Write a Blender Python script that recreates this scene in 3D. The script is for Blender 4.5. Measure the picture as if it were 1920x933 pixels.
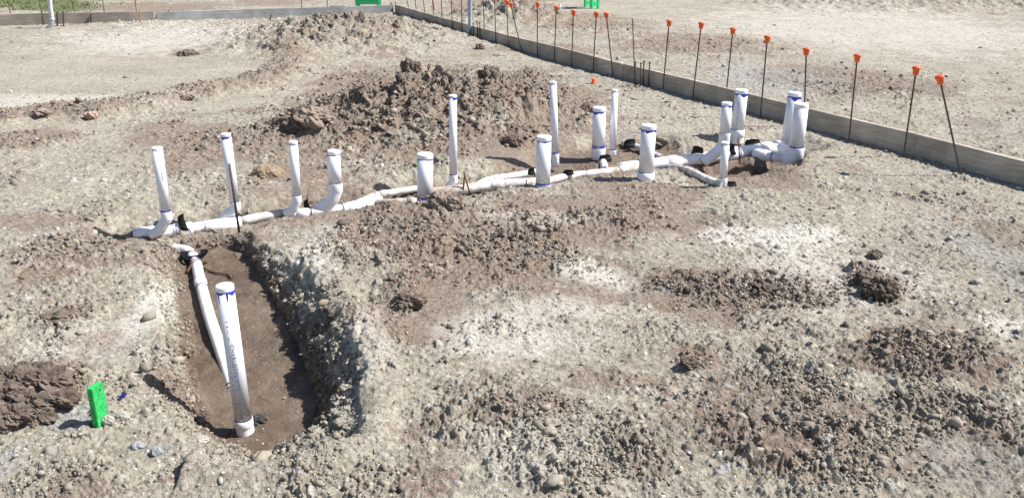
import bpy, bmesh, math, random
import numpy as np
from mathutils import Vector, Matrix
for o in list(bpy.data.objects): bpy.data.objects.remove(o)
S = bpy.context.scene
C = S.collection
R = math.radians
rng = np.random.default_rng(7)
random.seed(7)

# ------------------------------------------------------------------ camera, sky, sun, exposure
F = 1627.0; CX, CY = 960.0, 466.5; CAMH = 2.0
cam_d = bpy.data.cameras.new('camera'); cam = bpy.data.objects.new('camera', cam_d); C.objects.link(cam)
cam_d.sensor_width = 36; cam_d.lens = F/1920*36; cam_d.clip_end = 2000; cam_d.clip_start = 0.05
ROT = Matrix.Rotation(R(90-21), 3, 'X') @ Matrix.Rotation(R(0.5), 3, 'Z')
cam.matrix_world = Matrix.Translation((0, 0, CAMH)) @ ROT.to_4x4()
S.camera = cam

SUN_EL = 50.0
sd = Vector((1.0, 0.03, 0)).normalized()*math.cos(R(SUN_EL)); sd.z = math.sin(R(SUN_EL))   # towards the sun
w = bpy.data.worlds.new('World'); S.world = w; w.use_nodes = True
nt = w.node_tree; nt.nodes.clear()
sky = nt.nodes.new('ShaderNodeTexSky'); sky.sky_type = 'NISHITA'; sky.sun_disc = False
sky.sun_elevation = R(SUN_EL); sky.sun_rotation = math.atan2(sd.x, sd.y)
bg = nt.nodes.new('ShaderNodeBackground'); bg.inputs[1].default_value = 0.075
wo = nt.nodes.new('ShaderNodeOutputWorld')
nt.links.new(sky.outputs[0], bg.inputs[0]); nt.links.new(bg.outputs[0], wo.inputs[0])
sl = bpy.data.lights.new('sun', 'SUN'); sl.energy = 5.0; sl.angle = R(0.5); sl.color = (1, 0.965, 0.91)
so = bpy.data.objects.new('sun', sl); C.objects.link(so)
so.rotation_euler = sd.to_track_quat('Z', 'Y').to_euler()
S.view_settings.view_transform = 'Standard'; S.view_settings.look = 'None'
S.view_settings.gamma = 1; S.view_settings.use_curve_mapping = False
S.view_settings.exposure = 0.74

# ------------------------------------------------------------------ survey: photo pixel -> place in the world
def ray(px, py):
    return ROT @ Vector(((px-CX)/F, -(py-CY)/F, -1.0))
def G(px, py, z=0.0):
    d = ray(px, py); t = (z-CAMH)/d.z
    return Vector((d.x*t, d.y*t, z))
def onY(px, py, Y):
    d = ray(px, py); t = Y/d.y
    return Vector((d.x*t, Y, CAMH+d.z*t))
def depth(p):
    return -(ROT.inverted() @ (Vector(p)-Vector((0, 0, CAMH)))).z
def wpx(p, w): return w*depth(p)/F

# ------------------------------------------------------------------ noise in numpy
def _h(ix, iy, seed):
    h = (ix.astype(np.int64)*374761393 + iy.astype(np.int64)*668265263 + seed*2147483647*7 + seed*97531) & 0xFFFFFFFF
    h = ((h ^ (h >> 13))*1274126177) & 0xFFFFFFFF
    h = ((h ^ (h >> 15))*2246822519) & 0xFFFFFFFF
    h = h ^ (h >> 16)
    return (h & 0xFFFFFF).astype(np.float32)/np.float32(0xFFFFFF)
def perlin(x, y, seed=0):
    ix = np.floor(x); iy = np.floor(y); fx = (x-ix).astype(np.float32); fy = (y-iy).astype(np.float32)
    u = fx*fx*fx*(fx*(fx*6-15)+10); v = fy*fy*fy*(fy*(fy*6-15)+10)
    def g(dx, dy):
        a = _h(ix+dx, iy+dy, seed)*np.float32(2*math.pi)
        return np.cos(a)*(fx-dx)+np.sin(a)*(fy-dy)
    a = g(0, 0); b = g(1, 0); c = g(0, 1); d = g(1, 1)
    return ((a*(1-u)+b*u)*(1-v)+(c*(1-u)+d*u)*v)*1.5
def fbm(x, y, s, oct=4, seed=0, gain=0.5):
    r = 0; a = 1.0; t = 0
    for i in range(oct):
        r = r+a*perlin(x/s+i*17.3, y/s-i*9.1, seed+i*11); t += a; a *= gain; s /= 2.05
    return r/t
def billow(x, y, s, oct=4, seed=0, gain=0.5):
    r = 0; a = 1.0; t = 0
    for i in range(oct):
        r = r+a*np.abs(perlin(x/s+i*7.3, y/s-i*5.1, seed+i*13)); t += a; a *= gain; s /= 2.1
    return r/t
def stones(x, y, cell, seed, cover=0.6):
    """height (0..1 dome) and random id of half-sunken stones, one per cell"""
    x = x/cell; y = y/cell
    ix = np.floor(x); iy = np.floor(y)
    H = np.zeros_like(x, dtype=np.float32); I = np.zeros_like(H)
    for dx in (-1, 0, 1):
        for dy in (-1, 0, 1):
            cx = ix+dx; cy = iy+dy
            r1 = _h(cx, cy, seed); r2 = _h(cx, cy, seed+1); r3 = _h(cx, cy, seed+2); r4 = _h(cx, cy, seed+3)
            ang = r4*6.283; ca = np.cos(ang); sa = np.sin(ang)
            ex = x-(cx+r1); ey = y-(cy+r2)
            qx = (ex*ca+ey*sa); qy = (-ex*sa+ey*ca)*1.45
            rad = 0.22+0.42*r3
            on = (_h(cx, cy, seed+4) < cover)
            m = np.maximum(np.abs(qx), np.abs(qy))*0.45+np.sqrt(qx*qx+qy*qy)*0.62
            d = 1-(m/rad)**2
            h = np.sqrt(np.maximum(d, 0))*rad*on
            up = h > H
            H = np.where(up, h, H); I = np.where(up, _h(cx, cy, seed+5)*0.98+0.02, I)
    return H, I
def sstep(a, b, x):
    t = np.clip((x-a)/(b-a), 0, 1); return t*t*(3-2*t)

# ------------------------------------------------------------------ terrain design
def blob(cx, cy, rx, ry, s=1.0, z=0.0):
    c = G(cx, cy, z); a = G(cx, cy-ry, z); b = G(cx, cy+ry, z)
    return (c.x, (a.y+b.y)/2, rx*depth(c)/F, abs(a.y-b.y)/2, s)
def blobs(x, y, L, wob, hard=0.35):
    m = np.zeros_like(x)
    for (cx, cy, rx, ry, s) in L:
        d = np.sqrt(((x-cx)/rx)**2+((y-cy)/ry)**2)+wob
        m = np.maximum(m, s*sstep(1+hard, 1-hard, d))
    return m
BROWN = [blob(*a) for a in [
    (790, 215, 270, 80, .9), (940, 200, 170, 65, .9), (620, 60, 190, 36, .42), (1010, 265, 80, 34, .8), (650, 160, 60, 40, .5),
    (420, 275, 120, 40, .55), (560, 300, 90, 60, .5), (60, 265, 80, 20, .6), (330, 250, 120, 24, .45),
    (60, 740, 85, 60, 1.0), (120, 600, 40, 18, .7), (330, 700, 55, 28, .8), (190, 440, 60, 20, .35),
    (900, 460, 250, 75, 1.0), (720, 430, 110, 60, .9), (1080, 400, 180, 42, .85), (600, 410, 120, 26, .5), (1280, 420, 120, 24, .5), (800, 590, 70, 60, .9), (770, 560, 60, 90, .55), (1020, 520, 130, 36, .4),
    (1400, 545, 170, 45, .9), (1640, 530, 60, 44, .8), (1320, 580, 90, 30, .8), (1130, 540, 120, 40, .35),
    (1500, 800, 190, 90, .42), (1730, 680, 150, 45, .75), (1700, 880, 200, 60, .3), (1000, 760, 120, 30, .35), (160, 480, 140, 24, .4), (80, 520, 90, 20, .5), (200, 640, 60, 20, .4), (1300, 680, 40, 20, .8), (1270, 800, 50, 60, .3), (930, 780, 80, 30, .4), (1780, 800, 130, 70, .3),
    (1440, 330, 60, 26, 1), (1340, 310, 130, 40, .9), (1100, 300, 180, 36, .75), (700, 360, 260, 20, .55), (400, 450, 120, 26, .5), (1180, 360, 160, 18, .5),
    (940, 15, 90, 25, .9), (1100, 45, 110, 18, .5), (1320, 85, 150, 20, .6), (1560, 150, 130, 26, .6), (1700, 165, 110, 22, .4), (1300, 90, 160, 16, .5),
    (1020, 95, 90, 12, .5), (360, 100, 40, 9, .5), (1200, 870, 50, 40, .35), (1690, 8, 190, 8, .6), (1860, 5, 60, 8, 1), (280, 15, 130, 9, .8), (500, 5, 60, 7, .6), (1780, 640, 60, 40, .4)]]
WHITE = [blob(*a) for a in [
    (300, 560, 40, 90, .6), (1120, 515, 60, 26, .8), (1450, 445, 130, 26, .8), (1050, 580, 90, 24, .5), (560, 520, 60, 90, .6), (650, 700, 60, 90, .5),
    (960, 630, 130, 40, .6), (1560, 520, 160, 60, .5), (1880, 610, 60, 30, .7), (330, 70, 200, 30, .5), (120, 190, 200, 14, .5), (1650, 60, 300, 40, .4), (1000, 850, 120, 60, .3),(1000,410,110,16,.5), (150,650,120,40,.3)]]
GREY = [blob(*a) for a in [
    (145, 785, 60, 24, 1), (20, 860, 25, 40, .6), (300, 840, 22, 10, .5), (1450, 150, 120, 26, .7), (1520, 710, 14, 7, .8), (1240, 545, 16, 6, .6), (1860, 320, 120, 12, .5), (1880, 250, 90, 20, .3), (1890, 500, 60, 90, .4), (1800,880,120,50,.3), (1660, 6, 200, 10, .6)]]
SMOOTH = [blob(*a) for a in [
    (240, 130, 330, 72, .92), (480, 190, 160, 22, .7), (100, 240, 140, 12, .6), (1650, 60, 330, 70, .85), (1250, 20, 260, 26, .7), (820, 580, 60, 50, .8), (1120, 560, 130, 50, .6),
    (1560, 600, 110, 40, .5), (960, 690, 120, 50, .4), (600, 170, 60, 20, .8), (980, 110, 200, 16, .4), (1150, 180, 120, 16, .3), (1050, 300, 160, 20, .9), (1350, 320, 60, 20, .9), (310, 580, 40, 90, .7), (1470, 840, 46, 30, .9), (1240, 690, 90, 60, .4)]]
CLOD = [blob(*a) for a in [     # places of coarse broken lumps
    (790, 215, 250, 85, 1), (940, 190, 140, 55, 1), (620, 60, 190, 40, 1), (60, 740, 85, 60, 1), (880, 450, 200, 70, .7), (1400, 545, 130, 36, .8), (1640, 530, 40, 30, 1),
    (1530, 800, 220, 105, .9), (1750, 680, 160, 48, .9), (930, 780, 80, 34, .8), (900, 420, 240, 40, .7), (120, 480, 130, 30, .6), (1850, 800, 110, 120, .7), (930, 770, 150, 60, .8), (1290, 640, 120, 60, .4), (600, 700, 60, 120, .7), (1080, 860, 200, 60, .5), (80, 560, 100, 40, .6), (1500, 600, 160, 40, .5), (60, 265, 80, 20, .7), (560, 560, 70, 110, .8), (130, 600, 60, 30, .6), (740, 420, 90, 40, .7),
    (940, 15, 90, 25, 1), (1100, 45, 110, 18, .6), (1330, 85, 150, 20, .6), (1600, 160, 150, 26, .6), (420, 45, 200, 10, .7), (1300, 685, 40, 22, .8), (740, 570, 50, 90, .5), (420, 290, 150, 50, .4), (1000, 560, 50, 24, .5), (330,640,60,60,.5),
    (1670, 6, 210, 11, 1), (1700,870,200,70,.5),(650,900,160,40,.4),(150,900,160,40,.4)]]
def poly(L, z): return [(p.x, p.y) for p in (G(a, b, z) for a, b in L)]
def sdpoly(x, y, P):
    """signed distance to polygon, negative inside"""
    d = np.full(x.shape, 1e9); inside = np.zeros(x.shape, bool); n = len(P)
    for i in range(n):
        ax, ay = P[i]; bx, by = P[(i+1) % n]
        ex, ey = bx-ax, by-ay; wx = x-ax; wy = y-ay
        t = np.clip((wx*ex+wy*ey)/(ex*ex+ey*ey), 0, 1)
        d = np.minimum(d, (wx-ex*t)**2+(wy-ey*t)**2)
        c = ((ay > y) != (by > y)) & (x < (bx-ax)*(y-ay)/((by-ay) if by != ay else 1e-9)+ax)
        inside ^= c
    return np.where(inside, -1, 1)*np.sqrt(d)
def sdline(x, y, L):
    d = np.full(x.shape, 1e9)
    for (ax, ay), (bx, by) in zip(L[:-1], L[1:]):
        ex, ey = bx-ax, by-ay
        t = np.clip(((x-ax)*ex+(y-ay)*ey)/(ex*ex+ey*ey), 0, 1)
        d = np.minimum(d, (x-ax-ex*t)**2+(y-ay-ey*t)**2)
    return np.sqrt(d)
DA = 0.30
PIT_FLOOR = poly([(356, 520), (360, 560), (366, 640), (368, 700), (392, 770), (420, 830), (500, 850), (585, 838), (612, 800), (592, 740), (565, 670), (528, 605), (500, 565), (475, 532), (450, 515), (420, 512)], -DA)
PIT_RIM = poly([(268, 446), (282, 520), (298, 600), (300, 680), (262, 712), (300, 780), (345, 840), (390, 868), (460, 876), (560, 862), (668, 826), (684, 775), (678, 705), (662, 640), (622, 570), (566, 508), (502, 462), (455, 428), (360, 432)], 0)
TR = [(p.x, p.y) for p in (G(a, b, -.08) for a, b in [(270, 440), (430, 424), (560, 396), (680, 380), (820, 362), (960, 342), (1100, 322), (1260, 306), (1400, 288), (1480, 282)])]
PIT2 = poly([(1290, 318), (1340, 306), (1420, 302), (1500, 298), (1490, 330), (1440, 350), (1380, 352), (1320, 345)], -.1)
PIT4 = poly([(1398, 350), (1392, 326), (1420, 306), (1452, 312), (1462, 332), (1440, 350)], -.12)
PIT3 = poly([(1020, 292), (1100, 275), (1230, 270), (1290, 282), (1290, 320), (1180, 322), (1060, 330), (940, 330)], -.06)
MPATH = [(p.x, p.y) for p in (G(a, b) for a, b in [(0, 224), (75, 218), (180, 212), (300, 190), (400, 172), (470, 160), (530, 140), (548, 118), (540, 98)])]
M1 = [(G(560, 262), .7, .5, .10), (G(640, 250), .9, .7, .17), (G(740, 235), 1.0, .9, .27), (G(860, 222), 1.1, .8, .24), (G(960, 215), .9, .8, .22), (G(830, 265), .9, .5, .12),
      (G(540, 92), 1.5, 1.2, .15), (G(620, 78), 1.6, 1.3, .25), (G(690, 68), 1.6, 1.2, .24), (G(740, 90), 1.6, 1.1, .14), (G(1000, 262), .8, .4, .07), (G(480, 268), .8, .4, .05), (G(440, 60), 1.6, .8, .08),
      (G(930, 38), 1.2, 1.2, .34), (G(985, 42), 1.2, 1.0, .26), (G(1100, 62), 1.6, .5, .10), (G(1650, 12), 3.4, 2.0, .36), (G(1850, 8), 2.0, 1.5, .3), (G(1440, 370), .7, .22, .05), (G(1440, 330), .4, .1, .03),
      (G(60, 752), .26, .20, .05), (G(20, 740), .22, .22, .05), (G(1500, 335), .28, .22, .09), (G(1400, 545), .5, .2, -.03), (G(1640, 540), .12, .09, .05), (G(530, 560), .16, .3, .03), (G(640, 730), .15, .3, .04), (G(1500, 850), .6, .4, .03),(G(1750,690),.5,.22,.04)]
def clusters(x, y):
    return fbm(x, y, .62, 6, 340, .74)
def cover_masks(x, y):
    w1 = fbm(x, y, .6, 6, 3, .68)*1.15
    w2 = fbm(x, y, .4, 6, 9, .68)*1.1
    return (blobs(x, y, BROWN, w1), blobs(x, y, WHITE, w2), blobs(x, y, GREY, w2*.6), blobs(x, y, SMOOTH, w1*.6), blobs(x, y, CLOD, w2*.8))
def pit_profile(x, y):
    wob = fbm(x, y, .24, 5, 21, .6); big = perlin(x/.42+3.1, y/.42, 23)
    right = sstep(-1.35, -1.15, x-(y-4)*-.25)
    df = sdpoly(x, y, PIT_FLOOR)+.025*wob; dr = -sdpoly(x, y, PIT_RIM)+.025*wob+.05*big*right
    w_ = .24*right+.16
    dr = np.where(df > 0, np.maximum(dr, 0), dr)
    t = np.clip(df, 0, None)/(np.clip(df, 0, None)+np.clip(dr, 0, None)+1e-6)
    t = np.where((dr > 0) & (df > 0) & (df+dr < w_), np.clip(df/w_+.5*(1-(df+dr)/w_), 0, 1)*.35+t*.65, t)
    t = np.where(dr <= 0, 1, t)
    tt = t+right*4*t*(1-t)*((billow(x, y, .26, 4, 25, .55)-.22)*.55)
    zf = -DA+np.clip((y-4.0)/1.4, 0, 1)*.18
    s_ = np.clip(tt, 0, 1); s_ = right*(s_**.9)+(1-right)*s_**1.15
    return zf*(1-s_), np.clip(1-t, 0, 1), t
def terrain(x, y, full=True):
    x = np.asarray(x, dtype=np.float64); y = np.asarray(y, dtype=np.float64)
    brown, white, grey, smooth, clod = cover_masks(x, y)
    z = fbm(x, y, 2.2, 3, 40)*.035
    wob = fbm(x, y, .3, 4, 31)
    # main pipe trench
    dt = sdline(x, y, TR)+wob*.10
    tm = sstep(.42, .16, dt)
    z -= tm*(.105-.05*np.clip(fbm(x, y, .35, 4, 91, .6)*1.6, -.4, .9))
    d2 = sdpoly(x, y, PIT2)+wob*.05; p2 = sstep(.07, -.04, d2); z -= p2*.13
    d4 = sdpoly(x, y, PIT4)+wob*.04; p4 = sstep(.03, -.07, d4); z -= p4*.18
    d3 = sdpoly(x, y, PIT3)+wob*.10; p3 = sstep(.12, -.12, d3); z -= p3*.10*(1-tm)
    zp, pm, pt = pit_profile(x, y)
    z = np.where(zp < -.001, np.minimum(z*.4+zp, z), z)
    # berm along the right bank
    rimd = sdpoly(x, y, PIT_RIM); z += np.exp(-((rimd-.07)/.09)**2)*.05*(x > -1.25)*(rimd > -.05)*sstep(-.05, .02, rimd)
    # mounds
    mz = 0
    for c, rx, ry, h in M1:
        q = np.sqrt(((x-c.x)/rx)**2+((y-c.y)/ry)**2)+wob*.25
        mz = mz+h*np.exp(-q*q*1.6)
    lump = np.abs(fbm(x, y, .5, 5, 50, .6)); lump2 = fbm(x, y, .22, 4, 57, .6)
    mb = billow(x, y, .34, 5, 520, .58); z += mz*(.52+.85*mb+.2*lump2)
    dm = sdline(x, y, MPATH)+wob*.25
    wr = sstep(.5, .05, dm)
    brown = np.maximum(brown, wr*.5); z += wr*(.05+.05*billow(x, y, .22, 4, 540, .6)); smooth = smooth*(1-wr)
    clod = np.maximum(clod, wr*1.0)
    wet = np.clip(np.maximum(sstep(.25, .9, pm), np.maximum(p2*.9, np.maximum(p3*.6, tm*.55))), 0, 1)
    left_bank = pm*(x < -1.7)
    clod = clod*(1-sstep(.75, 1, pm))*(1-.7*tm)
    rough = np.clip(.62+.5*clod-.62*smooth, .06, 1.2)*(1-.9*sstep(.8, 1., pm))*(1-.65*wet)
    # smooth undulation + crumbly relief
    patch = sstep(-.35, .4, fbm(x, y, .45, 4, 61, .6))
    fine = fbm(x, y, .09, 5, 70, .62)
    wall = 4*pt*(1-pt)*(pm > 0)*(x > -1.9)
    cl = sstep(.0, .26, clusters(x, y)+.24*(clod-.35)-.5*np.maximum(0, .5-rough))*(1-wet)
    z += cl*(.008+.040*billow(x, y, .085, 5, 96, .68)*(.6+.6*clod))*(1-sstep(.05, .15, mz)*.6)
    b1 = billow(x, y, .075, 5, 70, .66); b2 = billow(x+fine*.02, y, .17, 5, 80, .6); b3 = billow(x, y, .03, 3, 90, .6)
    z += rough*(.016*fine+.055*(b1-.2)*(.15+1.2*patch)+.022*b3*(.35+patch))
    z += (clod*.9+wall*.35)*(.085*(b2-.15)*(.35+patch)+.02*b1)
    sid = np.zeros_like(x); st = 0
    if full:
        dist = np.sqrt(x*x+y*y)
        for cell, seed, cov, amp, lim in ((.07, 120, .16, .5, 99), (.038, 140, .25, .6, 16), (.02, 160, .32, .65, 8)):
            wx = x+fine*cell*.35
            h, i = stones(wx, y+lump2*cell*.3, cell, seed, cov)
            k = np.clip(rough*1.15*(.35+.9*patch), 0, 1)*(1 if cell < .1 else .8*clod+.05)
            h = np.clip(h-(1-k)*.35, 0, None)
            hh = h*cell*amp*(1+1.1*fine)
            up = hh > .0006
            z += hh
            sid = np.where(up & (hh > cell*.10), i, sid)
    cr = np.abs(fbm(x, y, .38, 3, 810, .5)); z -= wet*.012*sstep(.02, .0, cr)*sstep(.1, .3, fbm(x, y, .6, 2, 820)+.2)
    z += sstep(.8, 1, pm)*.018*fbm(x, y, .25, 5, 830, .6)
    nb = sstep(.05, .42, fbm(x, y, .75, 6, 600, .62))*(1-.8*smooth)*(1-white)
    brown = np.maximum(np.clip(brown*1.25, 0, 1), nb*.6)
    return z, brown, white, grey, np.clip(wet, 0, 1), sid, clod, rough, pm, mz
def shove(x, y, z, clod, pm, mz):
    """sideways push of the steep faces so that banks and heaps break into lumps and overhangs"""
    zz = z*1.0
    wall = sstep(.03, .25, pm)*sstep(1.0, .8, pm)*(x > -1.9)
    k = np.clip(wall*1.0+.55*clod*sstep(.03, .12, mz)+.12*clod, 0, 1)
    a = billow(y+x*.4, zz*1.3+x*.5, .13, 4, 700, .62)-.22; b = billow(x-y*.4, zz*1.3-y*.5, .12, 4, 720, .62)-.22
    sc = 1+.35*sstep(.06, .2, mz)
    sc = sc*(1-.35*wall); return -k*a*.20*sc, -k*b*.14*sc
def T(x, y):
    r = terrain(np.array([x]), np.array([y]), False)
    return float(r[0][0])

# ------------------------------------------------------------------ materials
def newmat(name):
    m = bpy.data.materials.new(name); m.use_nodes = True
    n = m.node_tree.nodes; b = n['Principled BSDF']
    return m, n, m.node_tree.links, b
def mix(n, l, fac, a, b, mode='MIX'):
    k = n.new('ShaderNodeMix'); k.data_type = 'RGBA'; k.blend_type = mode; k.clamp_result = False
    for s, v in ((0, fac), (6, a), (7, b)):
        if isinstance(v, (int, float)): k.inputs[s].default_value = v
        elif isinstance(v, tuple): k.inputs[s].default_value = (*v, 1)
        else: l.new(v, k.inputs[s])
    return k.outputs[2]
def noise(n, l, scale, detail=5, rough=.6, coord=None, dist=0):
    k = n.new('ShaderNodeTexNoise'); k.inputs['Scale'].default_value = scale; k.inputs['Detail'].default_value = detail
    k.inputs['Roughness'].default_value = rough; k.inputs['Distortion'].default_value = dist
    if coord: l.new(coord, k.inputs['Vector'])
    return k.outputs[0]
def ramp(n, l, v, stops):
    k = n.new('ShaderNodeValToRGB'); e = k.color_ramp.elements
    while len(e) < len(stops): e.new(0.5)
    for i, (p, c) in enumerate(stops):
        e[i].position = p; e[i].color = (*c, 1) if isinstance(c, tuple) else (c, c, c, 1)
    l.new(v, k.inputs[0]); return k.outputs[0]
def mth(n, l, op, a, b=0.0, clamp=False):
    k = n.new('ShaderNodeMath'); k.operation = op; k.use_clamp = clamp
    for i, v in ((0, a), (1, b)):
        if isinstance(v, (int, float)): k.inputs[i].default_value = v
        else: l.new(v, k.inputs[i])
    return k.outputs[0]
def bump(n, l, b, h, strength, dist, prev=None):
    k = n.new('ShaderNodeBump'); k.inputs['Strength'].default_value = strength; k.inputs['Distance'].default_value = dist
    l.new(h, k.inputs['Height'])
    if prev: l.new(prev, k.inputs['Normal'])
    l.new(k.outputs[0], b.inputs['Normal']); return k.outputs[0]
def coord(n, which='Object'):
    return n.new('ShaderNodeTexCoord').outputs[which]

def ground_mat():
    m, n, l, b = newmat('ground_soil'); co = coord(n)
    a1 = n.new('ShaderNodeAttribute'); a1.attribute_name = 'cover'
    a2 = n.new('ShaderNodeAttribute'); a2.attribute_name = 'kind'
    s1 = n.new('ShaderNodeSeparateColor'); l.new(a1.outputs[0], s1.inputs[0])
    s2 = n.new('ShaderNodeSeparateColor'); l.new(a2.outputs[0], s2.inputs[0])
    brown, white, grey = s1.outputs; wet, sid, grass = s2.outputs
    nf = noise(n, l, 30, 8, .7, co); nm = noise(n, l, 5, 6, .65, co); ng = noise(n, l, 140, 4, .7, co); nl = noise(n, l, 1.3, 5, .6, co)
    pale = ramp(n, l, nf, [(.3, (.175, .157, .128)), (.5, (.335, .306, .254)), (.7, (.50, .466, .398))])
    tint = ramp(n, l, nl, [(.35, (.84, .82, .79)), (.65, (1.06, 1.06, 1.04))])
    pale = mix(n, l, 1.0, pale, tint, 'MULTIPLY')
    brn = ramp(n, l, nf, [(.3, (.135, .106, .084)), (.5, (.225, .183, .147)), (.72, (.33, .284, .235))])
    bm = mth(n, l, 'MULTIPLY_ADD', brown, 1.25)
    k = mth(n, l, 'ADD', mth(n, l, 'MULTIPLY', brown, 1.8), mth(n, l, 'MULTIPLY', mth(n, l, 'SUBTRACT', nm, .5), 1.6))
    nq = noise(n, l, 22, 8, .75, co, .3)
    k2 = mth(n, l, 'MULTIPLY', mth(n, l, 'SUBTRACT', mth(n, l, 'ADD', k, mth(n, l, 'MULTIPLY', mth(n, l, 'SUBTRACT', nq, .5), 3.2)), .32), 2.0, True)
    # scattered brown smears everywhere
    sm = ramp(n, l, noise(n, l, 9, 7, .7, co, .6), [(.52, 0.0), (.68, .55)])
    base = mix(n, l, sm, pale, brn)
    brn = mix(n, l, ramp(n, l, noise(n, l, 2.6, 5, .6, co), [(.48, 0.0), (.66, .6)]), brn, ramp(n, l, nf, [(.3, (.15, .095, .068)), (.6, (.26, .18, .135)), (.75, (.33, .25, .195))]))
    base = mix(n, l, k2, base, brn)
    base = mix(n, l, mth(n, l, 'MULTIPLY', white, .75), base, (.62, .60, .55))
    base = mix(n, l, mth(n, l, 'MULTIPLY', grey, .75), base, ramp(n, l, nf, [(.3, (.16, .17, .18)), (.7, (.42, .43, .44))]))
    mud = ramp(n, l, nm, [(.3, (.075, .051, .036)), (.5, (.13, .094, .068)), (.7, (.20, .155, .115))])
    base = mix(n, l, ramp(n, l, mth(n, l, 'ADD', wet, mth(n, l, 'MULTIPLY', mth(n, l, 'SUBTRACT', nm, .5), .8)), [(.35, 0.0), (.7, .95)]), base, mud)
    stone = ramp(n, l, sid, [(0.0, (.20, .18, .15)), (.35, (.30, .275, .235)), (.7, (.37, .345, .30)), (.88, (.52, .50, .45)), (.97, (.38, .38, .39))])
    stone = mix(n, l, mth(n, l, 'MULTIPLY', brown, .85), stone, brn)
    son = mth(n, l, 'GREATER_THAN', sid, .01)
    base = mix(n, l, mth(n, l, 'MULTIPLY', son, mth(n, l, 'SUBTRACT', .8, mth(n, l, 'MULTIPLY', wet, .6))), base, stone)
    base = mix(n, l, mth(n, l, 'MULTIPLY', grass, .8), base, (.10, .12, .045))
    grit = ramp(n, l, ng, [(.3, .72), (.7, 1.25)])
    base = mix(n, l, .8, base, grit, 'MULTIPLY')
    l.new(base, b.inputs['Base Color'])
    rg = mth(n, l, 'SUBTRACT', .95, mth(n, l, 'MULTIPLY', mth(n, l, 'MULTIPLY', wet, wet), ramp(n, l, nl, [(.42, .25), (.58, .62)]))); l.new(rg, b.inputs['Roughness'])
    b.inputs['Specular IOR Level'].default_value = .25
    p = bump(n, l, b, nf, .9, .018)
    bump(n, l, b, ng, .8, .005, p)
    return m
MG = ground_mat()
def stone_mat(name, spec=.25):
    m, n, l, b = newmat(name); co = coord(n)
    a = n.new('ShaderNodeAttribute'); a.attribute_name = 'tint'
    g = ramp(n, l, noise(n, l, 60, 5, .7, co), [(.3, .7), (.7, 1.2)])
    l.new(mix(n, l, .8, a.outputs[0], g, 'MULTIPLY'), b.inputs['Base Color']); b.inputs['Roughness'].default_value = .92
    b.inputs['Specular IOR Level'].default_value = spec
    bump(n, l, b, noise(n, l, 90, 6, .75, co), .6, .006)
    return m
MST = stone_mat('loose_stone')
def rock_mat(name, c1, c2, sc=25):
    m, n, l, b = newmat(name); co = coord(n)
    l.new(ramp(n, l, noise(n, l, sc, 7, .7, co), [(.3, c1), (.7, c2)]), b.inputs['Base Color']); b.inputs['Roughness'].default_value = .95
    b.inputs['Specular IOR Level'].default_value = .2
    bump(n, l, b, noise(n, l, sc*2, 8, .75, co), .8, .015); return m
M_CLAY = rock_mat('dark_clay', (.075, .056, .045), (.22, .175, .143), 14)
M_CLAY2 = rock_mat('dry_clay', (.17, .13, .10), (.36, .30, .25))
M_RUST = rock_mat('orange_clay', (.20, .145, .095), (.36, .285, .21))
M_PINK = rock_mat('pink_stone', (.34, .22, .17), (.50, .37, .31))
M_PALE = rock_mat('pale_stone', (.30, .28, .245), (.50, .475, .425))
M_GREYS = rock_mat('grey_stone', (.22, .23, .25), (.40, .41, .43))
def pvc_mat(name, dust, low=False):
    m, n, l, b = newmat(name); co = coord(n)
    f = ramp(n, l, noise(n, l, 9, 7, .7, co, .4), [(.62-dust*.55, 0.0), (.80-dust*.4, min(1, .5+dust))])
    sp = ramp(n, l, noise(n, l, 160, 3, .6, co), [(.70, 0.0), (.76, .6)])
    c = mix(n, l, f, (.80, .805, .855), (.36, .30, .235))
    if low:   # mud splashed up from the soil: real dirt on the lowest stretch
        sp2 = n.new('ShaderNodeSeparateXYZ'); l.new(co, sp2.inputs[0])
        zz = ramp(n, l, mth(n, l, 'ADD', sp2.outputs[2], mth(n, l, 'MULTIPLY', noise(n, l, 30, 6, .7, co), .25)), [(.14, .95), (.38, 0.0)])
        c = mix(n, l, mth(n, l, 'MULTIPLY', zz, ramp(n, l, noise(n, l, 70, 5, .75, co), [(.46, 0.0), (.6, 1.0)])), c, (.30, .25, .20))
    c = mix(n, l, mth(n, l, 'MULTIPLY', sp, .25), c, (.25, .22, .2))
    l.new(c, b.inputs['Base Color']); b.inputs['Roughness'].default_value = .38
    l.new(ramp(n, l, f, [(0, .36), (1, .9)]), b.inputs['Roughness'])
    bump(n, l, b, noise(n, l, 25, 4, .6, co), .12, .003); return m
M_PVC = pvc_mat('white_plastic_pipe', .10, True)
M_PVCC = pvc_mat('white_plastic_fitting', .0)
M_PVCD = pvc_mat('dusty_plastic_pipe', .52)
M_PVCM = pvc_mat('muddy_plastic_pipe', .22)
def flat(name, col, rough=.5, metal=0, sc=40, var=.25, bmp=.2):
    m, n, l, b = newmat(name); co = coord(n)
    lo = tuple(c*(1-var) for c in col); hi = tuple(min(1, c*(1+var)) for c in col)
    l.new(ramp(n, l, noise(n, l, sc, 6, .65, co), [(.3, lo), (.7, hi)]), b.inputs['Base Color'])
    b.inputs['Roughness'].default_value = rough; b.inputs['Metallic'].default_value = metal
    bump(n, l, b, noise(n, l, sc*2, 5, .7, co), bmp, .003); return m
M_BLUE = flat('blue_primer', (.03, .05, .42), .5)
M_INK = flat('grey_ink', (.16, .15, .24), .7)
M_SEAM = flat('dark_cement_ring', (.11, .11, .17), .6)
M_BLACK = flat('black_rubber', (.018, .018, .02), .55)
M_REBAR = flat('dark_steel', (.085, .068, .058), .65, .4)
M_RUSTY = flat('rusty_steel', (.13, .075, .05), .8, .2)
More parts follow.
